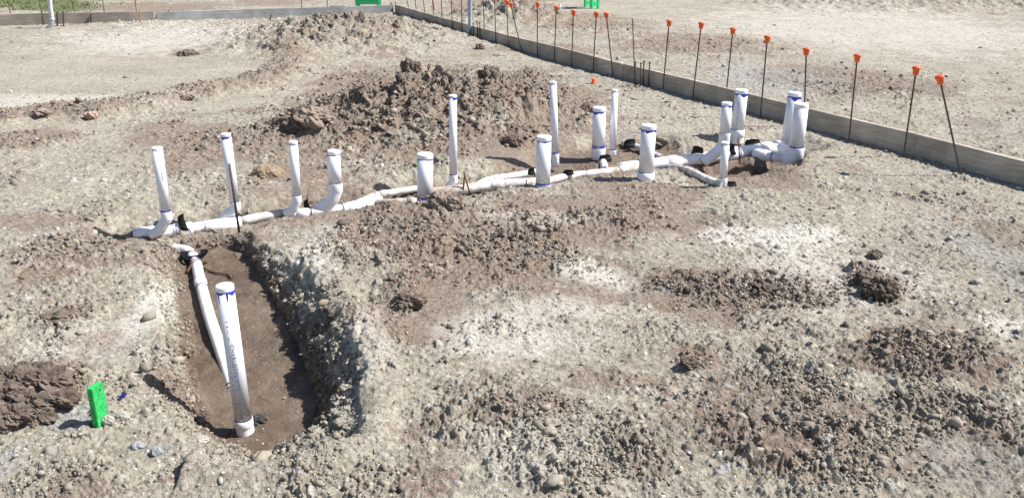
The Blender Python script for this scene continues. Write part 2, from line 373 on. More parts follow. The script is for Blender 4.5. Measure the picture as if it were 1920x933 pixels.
M_ORANGE = flat('orange_plastic', (.85, .13, .03), .45, var=.1)
M_GREEN = flat('green_paint', (.025, .42, .10), .7, sc=55, var=.5, bmp=1.0)
M_GREENP = flat('green_plastic', (.02, .55, .20), .45, var=.1)
M_CONDUIT = flat('grey_conduit', (.33, .37, .46), .45)
M_CONDW = flat('pale_conduit', (.55, .56, .62), .45)
M_CLOTH = flat('blue_scrap', (.02, .03, .30), .6)
def wood_mat(name, c1, c2, axis_scale=(1.2, 14, 14)):
    m, n, l, b = newmat(name); co = coord(n)
    mp = n.new('ShaderNodeMapping'); mp.inputs['Scale'].default_value = axis_scale; l.new(co, mp.inputs[0])
    g = noise(n, l, 3, 8, .65, mp.outputs[0], .8)
    st = ramp(n, l, noise(n, l, 2.2, 5, .6, co), [(.42, .72), (.62, 1.1)])
    c = ramp(n, l, g, [(.3, c1), (.7, c2)])
    c = mix(n, l, .9, c, st, 'MULTIPLY')
    l.new(c, b.inputs['Base Color']); b.inputs['Roughness'].default_value = .85; b.inputs['Specular IOR Level'].default_value = .2
    bump(n, l, b, g, .5, .006); return m
M_WOOD = wood_mat('weathered_wood', (.33, .285, .235), (.58, .52, .44))
M_WOODG = wood_mat('grey_wood', (.26, .265, .27), (.42, .425, .43))
M_WOODB = wood_mat('brown_grey_wood', (.24, .205, .175), (.40, .35, .31))
M_WOODY = wood_mat('yellow_wood', (.35, .25, .12), (.55, .42, .24), (14, 14, 1.5))
M_GRASS = flat('grass_blades', (.115, .15, .045), .8, sc=1.5, var=.5)

# ------------------------------------------------------------------ mesh helpers
def link(name, me, mat, parent=None, loc=None):
    o = bpy.data.objects.new(name, me); C.objects.link(o)
    if mat and not me.materials: me.materials.append(mat)
    if parent: o.parent = parent
    if loc is not None: o.location = loc
    return o
def thing(name, label, cat, loc, group=None):
    o = bpy.data.objects.new(name, None); C.objects.link(o); o.location = loc; o.empty_display_size = .05
    o['label'] = label; o['category'] = cat
    if group: o['group'] = group
    return o
def tag(o, label, cat, group=None, kind=None):
    if label: o['label'] = label
    if cat: o['category'] = cat
    if group: o['group'] = group
    if kind: o['kind'] = kind
    return o
def mesh_from(bm, name, smooth=False):
    me = bpy.data.meshes.new(name); bm.normal_update(); bm.to_mesh(me); bm.free()
    if smooth: me.polygons.foreach_set('use_smooth', [True]*len(me.polygons))
    return me
def smooth_path(P, k=6):
    P = [Vector(p) for p in P]
    if len(P) < 3: return P
    Q = [P[0]*2-P[1]]+P+[P[-1]*2-P[-2]]; out = []
    for i in range(1, len(Q)-2):
        for j in range(k):
            t = j/k; a, b, c, d = Q[i-1:i+3]
            out.append(.5*((2*b)+(c-a)*t+(2*a-5*b+4*c-d)*t*t+(3*b-a-3*c+d)*t**3))
    out.append(P[-1]); return out
def add_tube(bm, P, r, seg=28, cap=True, hollow=False):
    P = [Vector(p) for p in P]; n = len(P)
    rr = r if isinstance(r, (list, tuple)) else [r]*n
    ref = None; rings = []
    for i, p in enumerate(P):
        t = (P[min(i+1, n-1)]-P[max(i-1, 0)])
        if t.length < 1e-7: t = Vector((0, 0, 1))
        t.normalize()
        if ref is None:
            ref = Vector((0, 1, 0)) if abs(t.y) < .9 else Vector((1, 0, 0))
        u = (ref-t*ref.dot(t)).normalized(); v = t.cross(u); ref = u
        rings.append([bm.verts.new(p+(u*math.cos(a)+v*math.sin(a))*rr[i]) for a in [2*math.pi*k/seg for k in range(seg)]])
    for a, b in zip(rings[:-1], rings[1:]):
        for k in range(seg):
            f = bm.faces.new((a[k], a[(k+1) % seg], b[(k+1) % seg], b[k])); f.smooth = True
    if cap:
        bm.faces.new(rings[0][::-1]); bm.faces.new(rings[-1])
def tube(name, P, r, mat, parent, seg=28, smooth=True):
    bm = bmesh.new(); add_tube(bm, P, r, seg)
    o0 = parent.location if parent else Vector((0, 0, 0))
    bmesh.ops.translate(bm, verts=bm.verts, vec=-o0)
    return link(name, mesh_from(bm, name), mat, parent)
def box_bm(bm, c, sx, sy, sz, rot=None, bev=0):
    r = bmesh.ops.create_cube(bm, size=1)
    bmesh.ops.scale(bm, vec=(sx, sy, sz), verts=r['verts'])
    if bev:
        es = list({e for v in r['verts'] for e in v.link_edges})
        r2 = bmesh.ops.bevel(bm, geom=es, offset=bev, segments=2, affect='EDGES'); vs = list({v for f in r2['faces'] for v in f.verts}|{v for v in r['verts'] if v.is_valid})
    else: vs = r['verts']
    if rot: bmesh.ops.rotate(bm, cent=(0, 0, 0), matrix=rot, verts=vs)
    bmesh.ops.translate(bm, vec=c, verts=vs)
    return vs

# ------------------------------------------------------------------ ground sheet
def GT(px, py):
    z = 0.0
    for i in range(7):
        p = G(px, py, z); z = z*.4+T(p.x, p.y)*.6
    return G(px, py, z)
def build_ground():
    az = [-math.pi*.5]
    # angular spacing: fine inside the seen sector, coarser aside
    def da(a):
        d = abs(a)
        return .00135 if d < R(36.5) else (.003 if d < R(45) else .012)
    while az[-1] < math.pi*.5: az.append(az[-1]+da(az[-1]))
    rr = [.05, .5, 1.0, 1.4]
    while rr[-1] < 2.4: rr.append(rr[-1]+.03)
    while rr[-1] < 26: rr.append(rr[-1]*1.00150)
    while rr[-1] < 900: rr.append(rr[-1]*1.06)
    az = np.array(az); rr = np.array(rr); na, nr = len(az), len(rr)
    A, Q = np.meshgrid(az, rr)
    X = (np.sin(A)*Q).ravel(); Y = (np.cos(A)*Q).ravel()
    z = np.empty_like(X); cov = np.zeros((len(X), 4), np.float32); kd = np.zeros((len(X), 4), np.float32); cov[:, 3] = 1; kd[:, 3] = 1
    step = 250000; DX = np.zeros_like(X); DY = np.zeros_like(X)
    for i in range(0, len(X), step):
        s = slice(i, i+step)
        r = terrain(X[s], Y[s])
        z[s] = r[0]; cov[s, 0] = r[1]; cov[s, 1] = r[2]; cov[s, 2] = r[3]; kd[s, 0] = r[4]; kd[s, 1] = r[5]
        DX[s], DY[s] = shove(X[s], Y[s], r[0], r[6], r[8], r[9]); wv = fbm(X[s], Y[s], 1.5, 4, 200, .6)
        kd[s, 2] = sstep(.0, .5, (Y[s]-18.8-(X[s]+10)*.12)*.6+wv*2.0)*sstep(-9.2, -10.2, X[s]-wv*1.5)
    far = np.sqrt(X*X+Y*Y); X = X+DX; Y = Y+DY; z = np.where(far > 60, z*.3, z)
    co = np.stack([X, Y, z], 1).astype(np.float32)
    me = bpy.data.meshes.new('ground'); me.vertices.add(len(X)); me.vertices.foreach_set('co', co.ravel())
    i = np.arange(nr-1)[:, None]*na+np.arange(na-1)[None, :]
    q = np.stack([i, i+1, i+na+1, i+na], -1)[..., ::-1].reshape(-1, 4).astype(np.int32)
    nf = len(q); me.loops.add(nf*4); me.loops.foreach_set('vertex_index', q.ravel())
    me.polygons.add(nf); me.polygons.foreach_set('loop_start', np.arange(nf, dtype=np.int32)*4)
    me.update(calc_edges=True)
    for nme, arr in (('cover', cov), ('kind', kd)):
        at = me.attributes.new(nme, 'FLOAT_COLOR', 'POINT'); at.data.foreach_set('color', arr.ravel())
    me.polygons.foreach_set('use_smooth', np.ones(nf, bool))
    o = link('ground', me, MG); o['kind'] = 'structure'
    # back half behind the camera, plain
    bm = bmesh.new(); vs = [bm.verts.new((900*math.sin(a), 900*math.cos(a), 0)) for a in [math.pi*.5+math.pi*k/24 for k in range(25)]]
    bm.faces.new(vs[::-1]); me2 = mesh_from(bm, 'ground_behind'); o2 = link('ground_behind', me2, MG); o2['kind'] = 'structure'
    return o
build_ground()

# ------------------------------------------------------------------ loose stones and crumbs
def ico(sub):
    bm = bmesh.new(); bmesh.ops.create_icosphere(bm, subdivisions=sub, radius=1)
    V = np.array([v.co[:] for v in bm.verts]); Fc = np.array([[v.index for v in f.verts] for f in bm.faces]); bm.free(); return V, Fc
def scatter(name, classes, maskf, colf, sub=1, thr=None, jit=.28, flat_=.6, sink=.25, seed=1, mat=None, label=None):
    rg = np.random.default_rng(seed)
    V, Fc = ico(sub); nv = len(V)
    vars_ = [V*(1+rg.normal(0, jit, (nv, 1)))*np.array([1, .8, flat_]) for _ in range(24)]
    vars_ = [v*np.array([1, rg.uniform(.55, 1), rg.uniform(.6, 1.1)]) for v in vars_]; Vv = np.stack(vars_)
    PX, PY, SZ = [], [], []
    for rad, dens, rmax in classes:
        am = R(40); area = am*(rmax**2-2.4**2); n = int(area*dens)
        r = np.sqrt(rg.uniform(2.4**2, rmax**2, n)); a = rg.uniform(-am, am, n)
        PX.append(np.sin(a)*r); PY.append(np.cos(a)*r); SZ.append(rad*rg.lognormal(-.05, .40, n))
    x = np.concatenate(PX); y = np.concatenate(PY); s = np.concatenate(SZ)
    t = terrain(x, y, True)
    keep = rg.random(len(x)) < maskf(x, y, t)
    x, y, s = x[keep], y[keep], s[keep]; t = [q[keep] for q in t]
    n = len(x); vi = rg.integers(0, 24, n)
    P = Vv[vi]*s[:, None, None]
    sx_, sy_ = shove(x, y, t[0], t[6], t[8], t[9]); x = x+sx_; y = y+sy_
    # random rotation: yaw + small tilt
    ya = rg.uniform(0, 6.283, n); ti = rg.normal(0, .8, n)
    c, q = np.cos(ti)[:, None], np.sin(ti)[:, None]
    X, Y, Z = P[..., 0], P[..., 1]*c-P[..., 2]*q, P[..., 1]*q+P[..., 2]*c
    c, q = np.cos(ya)[:, None], np.sin(ya)[:, None]
    X, Y = X*c-Y*q, X*q+Y*c
    Z = Z+(t[0]+s*flat_*(.5-sink))[:, None]; X = X+x[:, None]; Y = Y+y[:, None]
    co = np.stack([X, Y, Z], -1).reshape(-1, 3).astype(np.float32)
    fc = (Fc[None]+(np.arange(n)*nv)[:, None, None]).reshape(-1, 3).astype(np.int32)
    me = bpy.data.meshes.new(name); me.vertices.add(len(co)); me.vertices.foreach_set('co', co.ravel())
    me.loops.add(len(fc)*3); me.loops.foreach_set('vertex_index', fc.ravel())
    me.polygons.add(len(fc)); me.polygons.foreach_set('loop_start', np.arange(len(fc), dtype=np.int32)*3)
    me.update(calc_edges=True)
    col = np.ones((n, 4), np.float32); col[:, :3] = colf(t, rg, n)
    col = np.repeat(col, nv, 0); at = me.attributes.new('tint', 'FLOAT_COLOR', 'POINT'); at.data.foreach_set('color', col.ravel())
    o = link(name, me, mat or MST); tag(o, label, 'ground cover', None, 'stuff'); print(name, n); return o
# t: z, brown, white, grey, wet, sid, clod, rough, pm, mz
def pal(colors, w, rg, n):
    c = np.array(colors)[rg.choice(len(colors), n, p=np.array(w)/sum(w))]
    return c*rg.uniform(.8, 1.15, (n, 1))
STC = [(.34, .315, .27), (.44, .415, .365), (.64, .62, .57), (.25, .225, .185), (.34, .34, .35), (.40, .355, .29)]
def mask_st(x, y, t):
    p = sstep(-.3, .35, fbm(x, y, .5, 4, 300, .6))
    return np.clip(t[7]*1.1*(.12+.9*p)*(1-.45*t[4])*(1-.4*t[1]), 0.015, 1)
def col_st(t, rg, n):
    c = pal(STC, [6, 5, 2.4, 2, .9, 1.5], rg, n)
    g = t[3][:, None]; c = c*(1-g*.6)+np.array([.34, .36, .38])*g*.6
    b = (np.clip(t[1]*.8, 0, 1))[:, None]; return c*(1-b)+np.array([.2, .155, .12])*b
scatter('gravel', [(.004, 1200, 4.6), (.0065, 330, 8), (.0105, 42, 13)], mask_st, col_st, seed=11, label='fine pale limestone gravel strewn over the whole dirt lot')
scatter('pebbles', [(.011, 20, 12), (.016, 5, 20), (.023, .35, 24)], mask_st, col_st, sub=1, jit=.17, seed=13, label='larger pale pebbles scattered over the dirt lot')
def mask_cl(x, y, t):
    p = sstep(-.1, .4, fbm(x, y, .3, 4, 320, .6))
    q = sstep(.04, .28, clusters(x, y)+.26*(t[6]+.4*t[1]-.42)-.5*np.maximum(0, .5-t[7])); wl = sstep(.03, .2, t[8])*sstep(1, .8, t[8])
    return np.clip(((.30+t[6]*.5+t[1]*.2)*(.02+q)+wl*.7)*(1-.8*sstep(.75, 1, t[8]))*(1-.5*(t[4]>.6)*(1-wl))+.05*sstep(.9, 1, t[8])*(q > .3), 0.005, 1)
def col_cl(t, rg, n):
    c = pal([(.145, .115, .092), (.21, .17, .138), (.28, .235, .192), (.36, .315, .265)], [3, 4, 3, 2], rg, n)
    p = (np.clip(1.15-t[1]*1.3, 0, 1)*.85)[:, None]; return c*(1-p)+np.array([.29, .262, .215])*p*rg.uniform(.75, 1.25, (n, 1))
scatter('soil_lumps', [(.012, 330, 10), (.018, 75, 18), (.027, 7, 24)], mask_cl, col_cl, sub=1, jit=.24, flat_=.75, sink=.25, seed=14, label='brown clay lumps the size of a fist on the dug soil')
scatter('soil_crumbs', [(.0042, 9000, 4.8), (.007, 3000, 7), (.010, 700, 12)], mask_cl, col_cl, sub=1, jit=.27, flat_=.8, sink=.1, seed=12, label='brown crumbs of broken clay lying on the dug soil')

# ------------------------------------------------------------------ single rocks and clods
def lump(name, label, cat, px, py, wd, ht, mat, z=None, flat_=.7, seed=0, sub=4, sharp=.35, dy=.8, group=None):
    p = GT(px, py); zz = p.z
    rg = random.Random(seed*13+int(px)); r = wpx(p, wd)/2; h = wpx(p, ht)/2
    bm = bmesh.new(); bmesh.ops.create_icosphere(bm, subdivisions=sub, radius=1)
    V = np.array([v.co[:] for v in bm.verts])
    n1 = fbm(V[:, 0]*1.0+V[:, 2]*.7+px, V[:, 1]+V[:, 2]*.9+py, .8, 5, seed+400, .6)
    X_, Y_, Z_ = V[:, 0], V[:, 1], V[:, 2]
    n2 = (billow(X_+py+Z_*.35, Y_+Z_*.35, .8, 4, seed+420, .6)+billow(X_*.8+Z_*.5+px, X_*.4-Y_*.6+Z_*.4, .8, 4, seed+430, .6))*.9-.38
    for v, a, b in zip(bm.verts, n1, n2):
        v.co *= 1+sharp*a*.8+sharp*b*2.4
        v.co = Vector((v.co.x*r, v.co.y*r*dy, v.co.z*h))
    me = mesh_from(bm, name)
    o = link(name, me, mat, None, (p.x, p.y, zz+h*.28)); return tag(o, label, cat, group)
for k_, (a_, b_, c_, d_, l_) in enumerate([(38, 728, 78, 54, 'biggest dark brown clod, top of the broken heap at the left edge'), (88, 722, 60, 46, 'dark brown clod at the upper right of the heap at the left edge'), (10, 752, 60, 50, 'dark clod cut off by the left edge of the photo'),
        (58, 762, 62, 40, 'brown clod in the middle of the heap behind the green stake'), (106, 758, 52, 40, 'dark clod of the heap closest to the green stake'), (30, 784, 54, 34, 'low front clod of the dark heap at the left edge'), (78, 788, 40, 26, 'small front clod of the dark heap near the green stake'), (58, 700, 46, 30, 'rearmost clod of the dark heap at the left edge')]):
    lump('clay_clod', l_, 'clod', a_, b_, c_*1.15, d_, M_CLAY, seed=60+k_, sub=5, sharp=.62, group='dark clay clods heaped at the left edge')
lump('clay_clod', 'dark round clod on the pale ground at right', 'clod', 1641, 482, 26, 20, M_CLAY, seed=3)
lump('clay_clod', 'dark grey clay lump below the round clod at right', 'clod', 1652, 548, 62, 40, M_CLAY, seed=4, sub=5, sharp=.5)
lump('clay_clod', 'small dark clod touching the dark grey lump at right', 'clod', 1622, 525, 40, 26, M_CLAY, seed=5)
lump('clay_clod', 'tan clay block at the foot of the stubby wide pipe left of centre', 'clod', 838, 388, 62, 44, M_CLAY2, seed=6, sub=5, sharp=.4)
lump('clay_clod', 'upright clay chunk at the left top of the brown mound', 'clod', 772, 138, 34, 36, M_CLAY, seed=7, sharp=.5)
lump('clay_clod', 'wide grey clay block on top of the brown mound', 'clod', 822, 152, 50, 38, M_CLAY2, seed=8, sharp=.5)
lump('clay_clod', 'pointed clay chunk at the right top of the brown mound', 'clod', 920, 150, 38, 34, M_CLAY, seed=9, sharp=.6)
lump('clay_clod', 'grey clod at the left foot of the brown mound', 'clod', 588, 225, 60, 36, M_CLAY2, seed=10, sharp=.5)
lump('clay_clod', 'dark lump low on the left flank of the brown mound', 'clod', 552, 240, 50, 36, M_CLAY, seed=11, sharp=.5)
lump('clay_clod', 'brown clod behind the wide pipe in the middle', 'clod', 960, 268, 34, 22, M_CLAY, seed=12, sharp=.5)
lump('clay_clod', 'dark clod left of the shorter pipe pair on the slope', 'clod', 1098, 210, 26, 20, M_CLAY, seed=13, sharp=.5)
lump('clay_clod', 'lone dark clod between the far form board and the mound', 'clod', 900, 92, 14, 14, M_CLAY, seed=14)
lump('orange_boulder', 'orange brown stone set in the ground left of the elbowed pipes', 'rock', 503, 330, 58, 34, M_RUST, seed=15, sharp=.2)
lump('pink_rock', 'small pink rock on the smooth track at upper left', 'rock', 172, 219, 22, 16, M_PINK, seed=16, sharp=.3)
lump('clay_clod', 'grey clod on the windrow left of the pink rock', 'clod', 78, 213, 30, 14, M_CLAY2, seed=17, sharp=.5)
lump('clay_clod', 'dark clod on the flat ground before the far left board', 'clod', 352, 104, 34, 14, M_CLAY, seed=18, sharp=.5)
lump('clay_clod', 'clod on the curved windrow at upper left', 'clod', 350, 184, 26, 13, M_CLAY2, seed=19, sharp=.5)
lump('white_rock', 'round pale rock in the rough soil at lower right', 'rock', 1549, 826, 26, 22, M_PALE, seed=20, sharp=.2)
lump('white_rock', 'pale stone beside the base of the green stake', 'rock', 203, 790, 24, 20, M_PALE, seed=21, sharp=.25)
lump('white_rock', 'pale round stone right of the green stake', 'rock', 231, 782, 25, 20, M_PALE, seed=23, sharp=.2)
lump('grey_rock', 'bluish grey rock in front of the deep pit at lower left', 'rock', 295, 850, 22, 22, M_GREYS, seed=24, sharp=.25)
lump('grey_rock', 'small bluish stone flat in the dirt at lower left', 'rock', 258, 838, 26, 16, M_GREYS, seed=25, sharp=.25)
lump('white_rock', 'white pebble on the tan ground at centre right', 'rock', 1118, 628, 14, 11, M_PALE, seed=26, sharp=.2)
lump('white_rock', 'white stone on the open ground below the grey lump at right', 'rock', 1690, 587, 18, 13, M_PALE, seed=27, sharp=.2)
lump('white_rock', 'pale flat stone right of the dark grey lump', 'rock', 1832, 530, 20, 13, M_PALE, seed=28, sharp=.2)
lump('clay_clod', 'rough dark clod beside the tan patch right of the pit', 'clod', 1290, 682, 30, 16, M_CLAY, seed=29, sub=5, sharp=.6)
lump('clay_clod', 'dark crust of clay in the ground left of the deep pit', 'clod', 115, 600, 70, 20, M_CLAY, seed=30, sharp=.6)
lump('clay_clod', 'brown clod on the muddy patch right of the pit', 'clod', 770, 568, 46, 24, M_CLAY, seed=31, sharp=.6)
lump('clay_clod', 'reddish clod sticking up in the scraped patch at right', 'clod', 1430, 548, 44, 22, M_CLAY, seed=32, sub=5, sharp=.6)
lump('white_rock', 'pale flat rock on the pit slope beside the standing pipe shadow', 'rock', 376, 826, 32, 14, M_PALE, seed=33, sharp=.2)
lump('clay_clod', 'dark clod beside the twin pipes near the form board', 'clod', 1230, 268, 40, 18, M_CLAY2, seed=34, sharp=.4)

# ------------------------------------------------------------------ standing pipes
GRP = 'capped white drain pipes standing in the trench'
def ring_at(p, t, r, h, name, mat, parent, bulge=1.0, seg=32):
    """short collar centred on p along unit direction t"""
    L = h/2
    P = [p-t*L, p-t*L*.92, p+t*L*.92, p+t*L]
    return tube(name, P, [r*.99, r*bulge, r*bulge, r*.99], mat, parent, seg)
def stain(parent, p, t, r, h, drips, seed):
    """blue primer band with runs, wrapped around the pipe below p"""
    rg = random.Random(seed); bm = bmesh.new(); n = 72
    u = Vector((0, -1, 0)); u = (u-t*u.dot(t)).normalized(); v = t.cross(u)
    top = []; bot = []; o0 = parent.location
    for k in range(n):
        a = 2*math.pi*k/n
        dh = h*(.42+.3*math.sin(a*2+seed)+.2*math.sin(a*5+seed*2))+.004
        for (da, dl, dw) in drips:
            q = abs((a-da+math.pi) % (2*math.pi)-math.pi)
            if q < dw: dh += dl
        d = (u*math.cos(a)+v*math.sin(a))*(r+.0007)
        top.append(bm.verts.new(p+d-o0)); bot.append(bm.verts.new(p+d-t*max(dh, .002)-o0))
    for k in range(n):
        bm.faces.new((top[k], top[(k+1) % n], bot[(k+1) % n], bot[k])).smooth = True
    link('primer_stain', mesh_from(bm, 'primer_stain'), M_BLUE, parent)
def wrap(parent, polys, p, t, r, name, mat, yaw=0.0):
    """flat polys (x along pipe downwards, y around) laid on the pipe"""
    u = Vector((0, -1, 0)); u = (u-t*u.dot(t)).normalized(); v = t.cross(u)
    bm = bmesh.new(); o0 = parent.location
    for P in polys:
        vs = []
        for x, y in P:
            a = y/r+yaw
            vs.append(bm.verts.new(p-t*x+(u*math.cos(a)+v*math.sin(a))*(r+.0009)-o0))
        try: bm.faces.new(vs)
        except Exception: pass
    return link(name, mesh_from(bm, name), mat, parent)
def text_polys(s, size):
    cu = bpy.data.curves.new('t', 'FONT'); cu.body = s; cu.size = size; cu.resolution_u = 3; cu.space_character = 1.15
    ob = bpy.data.objects.new('t', cu); C.objects.link(ob)
    dg = bpy.context.evaluated_depsgraph_get(); me = bpy.data.meshes.new_from_object(ob.evaluated_get(dg))
    out = [[(me.vertices[i].co.x, me.vertices[i].co.y) for i in f.vertices] for f in me.polygons]
    bpy.data.objects.remove(ob); bpy.data.curves.remove(cu); bpy.data.meshes.remove(me); return out
def ticks(length, h, step, seed):
    rg = random.Random(seed); out = []; x = 0
    while x < length:
        wd = step*rg.uniform(.3, .7); hh = h*rg.uniform(.6, 1)
        if rg.random() < .85: out.append([(x, 0), (x+wd, 0), (x+wd, hh), (x, hh)])
        x += step*(1.1 if rg.random() < .9 else 2.4)
    return out
def standpipe(label, top, joint, path, wd, zb=-.06, stainh=0, drips=(), jstain=0, marks=None, jw=1.10, jl=.9, seed=1, collar2=False, plug=None, dome=False):
    """top, joint and path are survey points; path runs from the joint down to where it enters the soil or the drain"""
    b = G(*path[-1], zb) if path else G(*joint, zb)
    Y = b.y
    r = wpx(b, wd)/2
    root = thing('standpipe', label, 'pipe', b, GRP)
    pt = onY(*top, Y); pj = onY(*joint, Y); t = (pt-pj).normalized()
    caph = r*.55
    tube('pipe', [pj-t*r*.4, pt-t*caph*.6], r, M_PVC, root, 40)
    # cap
    c0 = pt-t*caph; rc = r*1.015
    tube('cap', [c0, c0+t*.001, pt-t*r*.10, pt-t*r*.03, pt], [r*1.01, rc, rc, rc*.98, rc*.93], M_PVCC, root, 40)
    if plug: pass
    if stainh: stain(root, c0-t*.0005, t, r, stainh*r*2, drips, seed)
    # socket of the fitting at the joint, then the fitting
    hl = r*jl*2
    cj = pj-t*hl*.5
    if path:
        pts = [pj-t*hl*.9]+[onY(*q, Y) for q in path]
        q = smooth_path(pts, 8) if len(pts) > 2 else pts
        tube('elbow' if len(path) > 1 else 'fitting', [pj-t*hl*.2]+q, r*1.06, M_PVCC, root, 40)
    else:
        q = [pj-t*hl*.9, b-Vector((0, 0, .05))]
        tube('fitting', q, [r*1.05, r*.95], M_PVCC, root, 36)
    sock = tube('socket', [cj-t*hl*.5, cj-t*hl*.42, cj+t*hl*.45, cj+t*hl*.5], [r*1.04, r*jw, r*jw, r*1.08], M_PVCC, root, 40)
    seam_ = tube('seam', [cj+t*hl*.5-t*.001, cj+t*hl*.5+t*max(r*.05, .0015)], r*1.05, M_BLUE if jstain else M_SEAM, root, 40)
    seam_.parent = sock
    if jstain: stain(root, cj+t*hl*.5+t*jstain*r, t, r, jstain*r*.9, (), seed+3)
    if marks:
        s, ln, hh, yaw = marks
        wrap(root, ticks(ln*r, hh*r, r*.16, seed), pt-t*s*r, t, r, 'print_marks', M_INK, yaw)
    return root, t, r, pt, pj
standpipe('leftmost tall pipe on a long elbow at the left end of the drain', (294, 276), (311, 396), [(309, 416), (300, 430), (284, 441)], 18.5, -.07, 0, (), .35, (3.5, 3, .45, .5), seed=1)
standpipe('tall leaning pipe with a steel bar standing in front', (423, 250), (440, 378), [(439, 392), (430, 400), (412, 416)], 17.8, -.07, .30, (), 0, None, seed=2)
standpipe('slim pipe on an elbow between the barred pipe and the long sweep', (550, 265), (556, 366), [(555, 382), (549, 392), (536, 402)], 15.8, -.07, .07, (), 0, None, seed=3)
standpipe('shorter fat pipe on a wide sweeping elbow left of centre', (626, 282), (629, 343), [(629, 358), (621, 376), (597, 396)], 23, -.07, .05, (), 0, None, seed=4, jl=.7)
standpipe('wide stubby pipe spotted with mud beside the tan clay block', (797, 288), (797, 371), [(797, 390)], 29, -.06, .08, (), .25, None, seed=5, jl=.35, jw=1.06)
standpipe('tall slim pipe in front of the brown mound', (849, 178), (850, 327), [(850, 340), (840, 352)], 14.5, -.06, .35, (), .2, None, seed=6)
standpipe('tallest slim pipe in the middle, behind a wide short one', (1037, 153), (1041, 288), [(1042, 312)], 13, -.06, .05, (), .5, (2, 26, .3, .55), seed=8)
standpipe('wide plain pipe in the middle, in front of the tallest slim one', (1020, 255), (1018, 345), [(1018, 362)], 27, -.06, .08, (), .25, None, seed=7, jl=.35, jw=1.06)
standpipe('wide pipe with blue rings at cap and foot beside the slim pair', (1124, 201), (1122, 277), [(1121, 298)], 24, -.06, .22, (), .45, None, seed=9, jl=.6)
standpipe('slim plain pipe just right of the blue ringed wide pipe', (1153, 168), (1149, 281), [(1149, 292)], 12, -.05, .05, (), .3, None, seed=10, jl=.4)
standpipe('wide pipe with a tapering foot and blue drip under its cap', (1217, 234), (1211, 322), [(1210, 338), (1209, 350)], 27, -.05, .22, ((0.0, .012, .5),), 0, None, seed=11, jl=.62, jw=1.2)
standpipe('medium pipe rising from the sweeping branch left of the tall wide pipe', (1363, 192), (1359, 249), [(1357, 268), (1345, 284), (1318, 304)], 19, -.07, .2, (), 0, None, seed=12)
standpipe('tall wide pipe with a column of black print by the form board', (1391, 168), (1383, 242), [(1382, 256), (1381, 268)], 23, -.05, .28, (), 0, (1.0, 5.5, .18, -.55), seed=13, jl=.62, jw=1.17)
standpipe('rear pipe of the close pair by the board, blue mark halfway down', (1491, 173), (1477, 262), [(1474, 276), (1462, 284)], 24, -.05, .35, (), 0, None, seed=14, jl=.3, jw=1.06)
standpipe('front pipe of the close pair by the board', (1503, 194), (1494, 276), [(1493, 290), (1482, 298), (1466, 300)], 25.5, -.07, .0, (), .2, None, seed=15, jl=.7)
standpipe('short slim pipe at the near end of a muddy branch', (1360, 266), (1356, 333), [(1355, 352)], 14.5, GT(1355, 352).z-.01, .05, (), 0, None, seed=16, jl=.8, jw=1.1)
# nearest pipe, standing in the deep pit
root, t, r, pt, pj = standpipe('nearest tall pipe with blue drips under the cap standing in the deep pit', (421, 534), (456, 784), [(459, 800), (461, 812)], 30.8, -DA-.01, .30, ((.45, .040, .09), (5.75, .048, .09)), 0, None, seed=17, jl=.55, jw=1.13)
wrap(root, text_polys('CHARLOTTE PIPE', .027), pt-t*.275, t, r, 'pipe_lettering', M_INK, .0)
wrap(root, ticks(.10, .009, .010, 5), pt-t*.16, t, r, 'print_marks', M_INK, -.1)
wrap(root, ticks(.24, .013, .008, 8), pt-t*.56, t, r, 'print_marks', M_INK, .05)
wrap(root, ticks(.20, .006, .009, 9), pt-t*.42, t, r, 'print_marks', M_INK, -.35)

# ------------------------------------------------------------------ lying drain pipes
def run(name, label, pts, wd, mat, collars=(), ends=True, seam=(), group='white drain pipes lying in the trench', k=6, auto=None):
    if auto is not None: pts = [(x, y, GT(x, y).z+auto) for x, y, z in pts]
    P = [G(x, y, z) for x, y, z in pts]
    P = smooth_path(P, k) if len(P) > 2 else P
    r = wpx(P[len(P)//2], wd)/2
    root = thing(name, label, 'pipe', P[0], group)
    tube('pipe', P, r, mat, root, 28)
    L = [0]
    for a, b in zip(P[:-1], P[1:]): L.append(L[-1]+(b-a).length)
    def at(f):
        s = f*L[-1]
        for i in range(len(P)-1):
            if L[i+1] >= s:
                q = (s-L[i])/max(L[i+1]-L[i], 1e-6); return P[i].lerp(P[i+1], q), (P[i+1]-P[i]).normalized()
        return P[-1], (P[-1]-P[-2]).normalized()
    for f, ln in collars:
        p, t = at(f); ring_at(p, t, r, ln*r, 'coupling', M_PVCC if mat != M_PVCD else M_PVCD, root, 1.14)
    for f in seam:
        p, t = at(f); ring_at(p, t, r, r*.14, 'seam', M_SEAM, root, 1.16)
    return root, at, r
run('drain_pipe', 'bright white drain run under the two leftmost standing pipes', [(250, 441, -.075), (330, 432, -.075), (400, 424, -.075), (452, 417, -.075)], 23, M_PVCM, [(.12, 2.6), (.45, 3), (.80, 5)], seam=(.39, .68))
run('drain_pipe', 'thin half buried drain run between the barred pipe and the slim elbowed one', [(452, 414, -.075), (520, 401, -.07), (560, 398, -.08)], 17, M_PVCD)
run('drain_pipe', 'white drain run under the wide sweeping elbow', [(545, 402, -.075), (600, 398, -.07), (650, 390, -.07), (690, 381, -.075), (710, 372, -.08)], 19, M_PVCM, [(.12, 2.2), (.62, 3)], seam=(.2, .5))
run('drain_pipe', 'curved dusty pipe running behind the wide stubby pipe', [(660, 386, -.085), (700, 368, -.055), (740, 360, -.05), (790, 352, -.06)], 13, M_PVCD, [(.45, 2)], seam=(.35,))
run('drain_pipe', 'dusty pipe ending at the foot of the wide stubby pipe', [(700, 380, -.085), (735, 379, -.06), (782, 377, -.06)], 14, M_PVCD, [(.88, 1.5)], seam=(.8,))
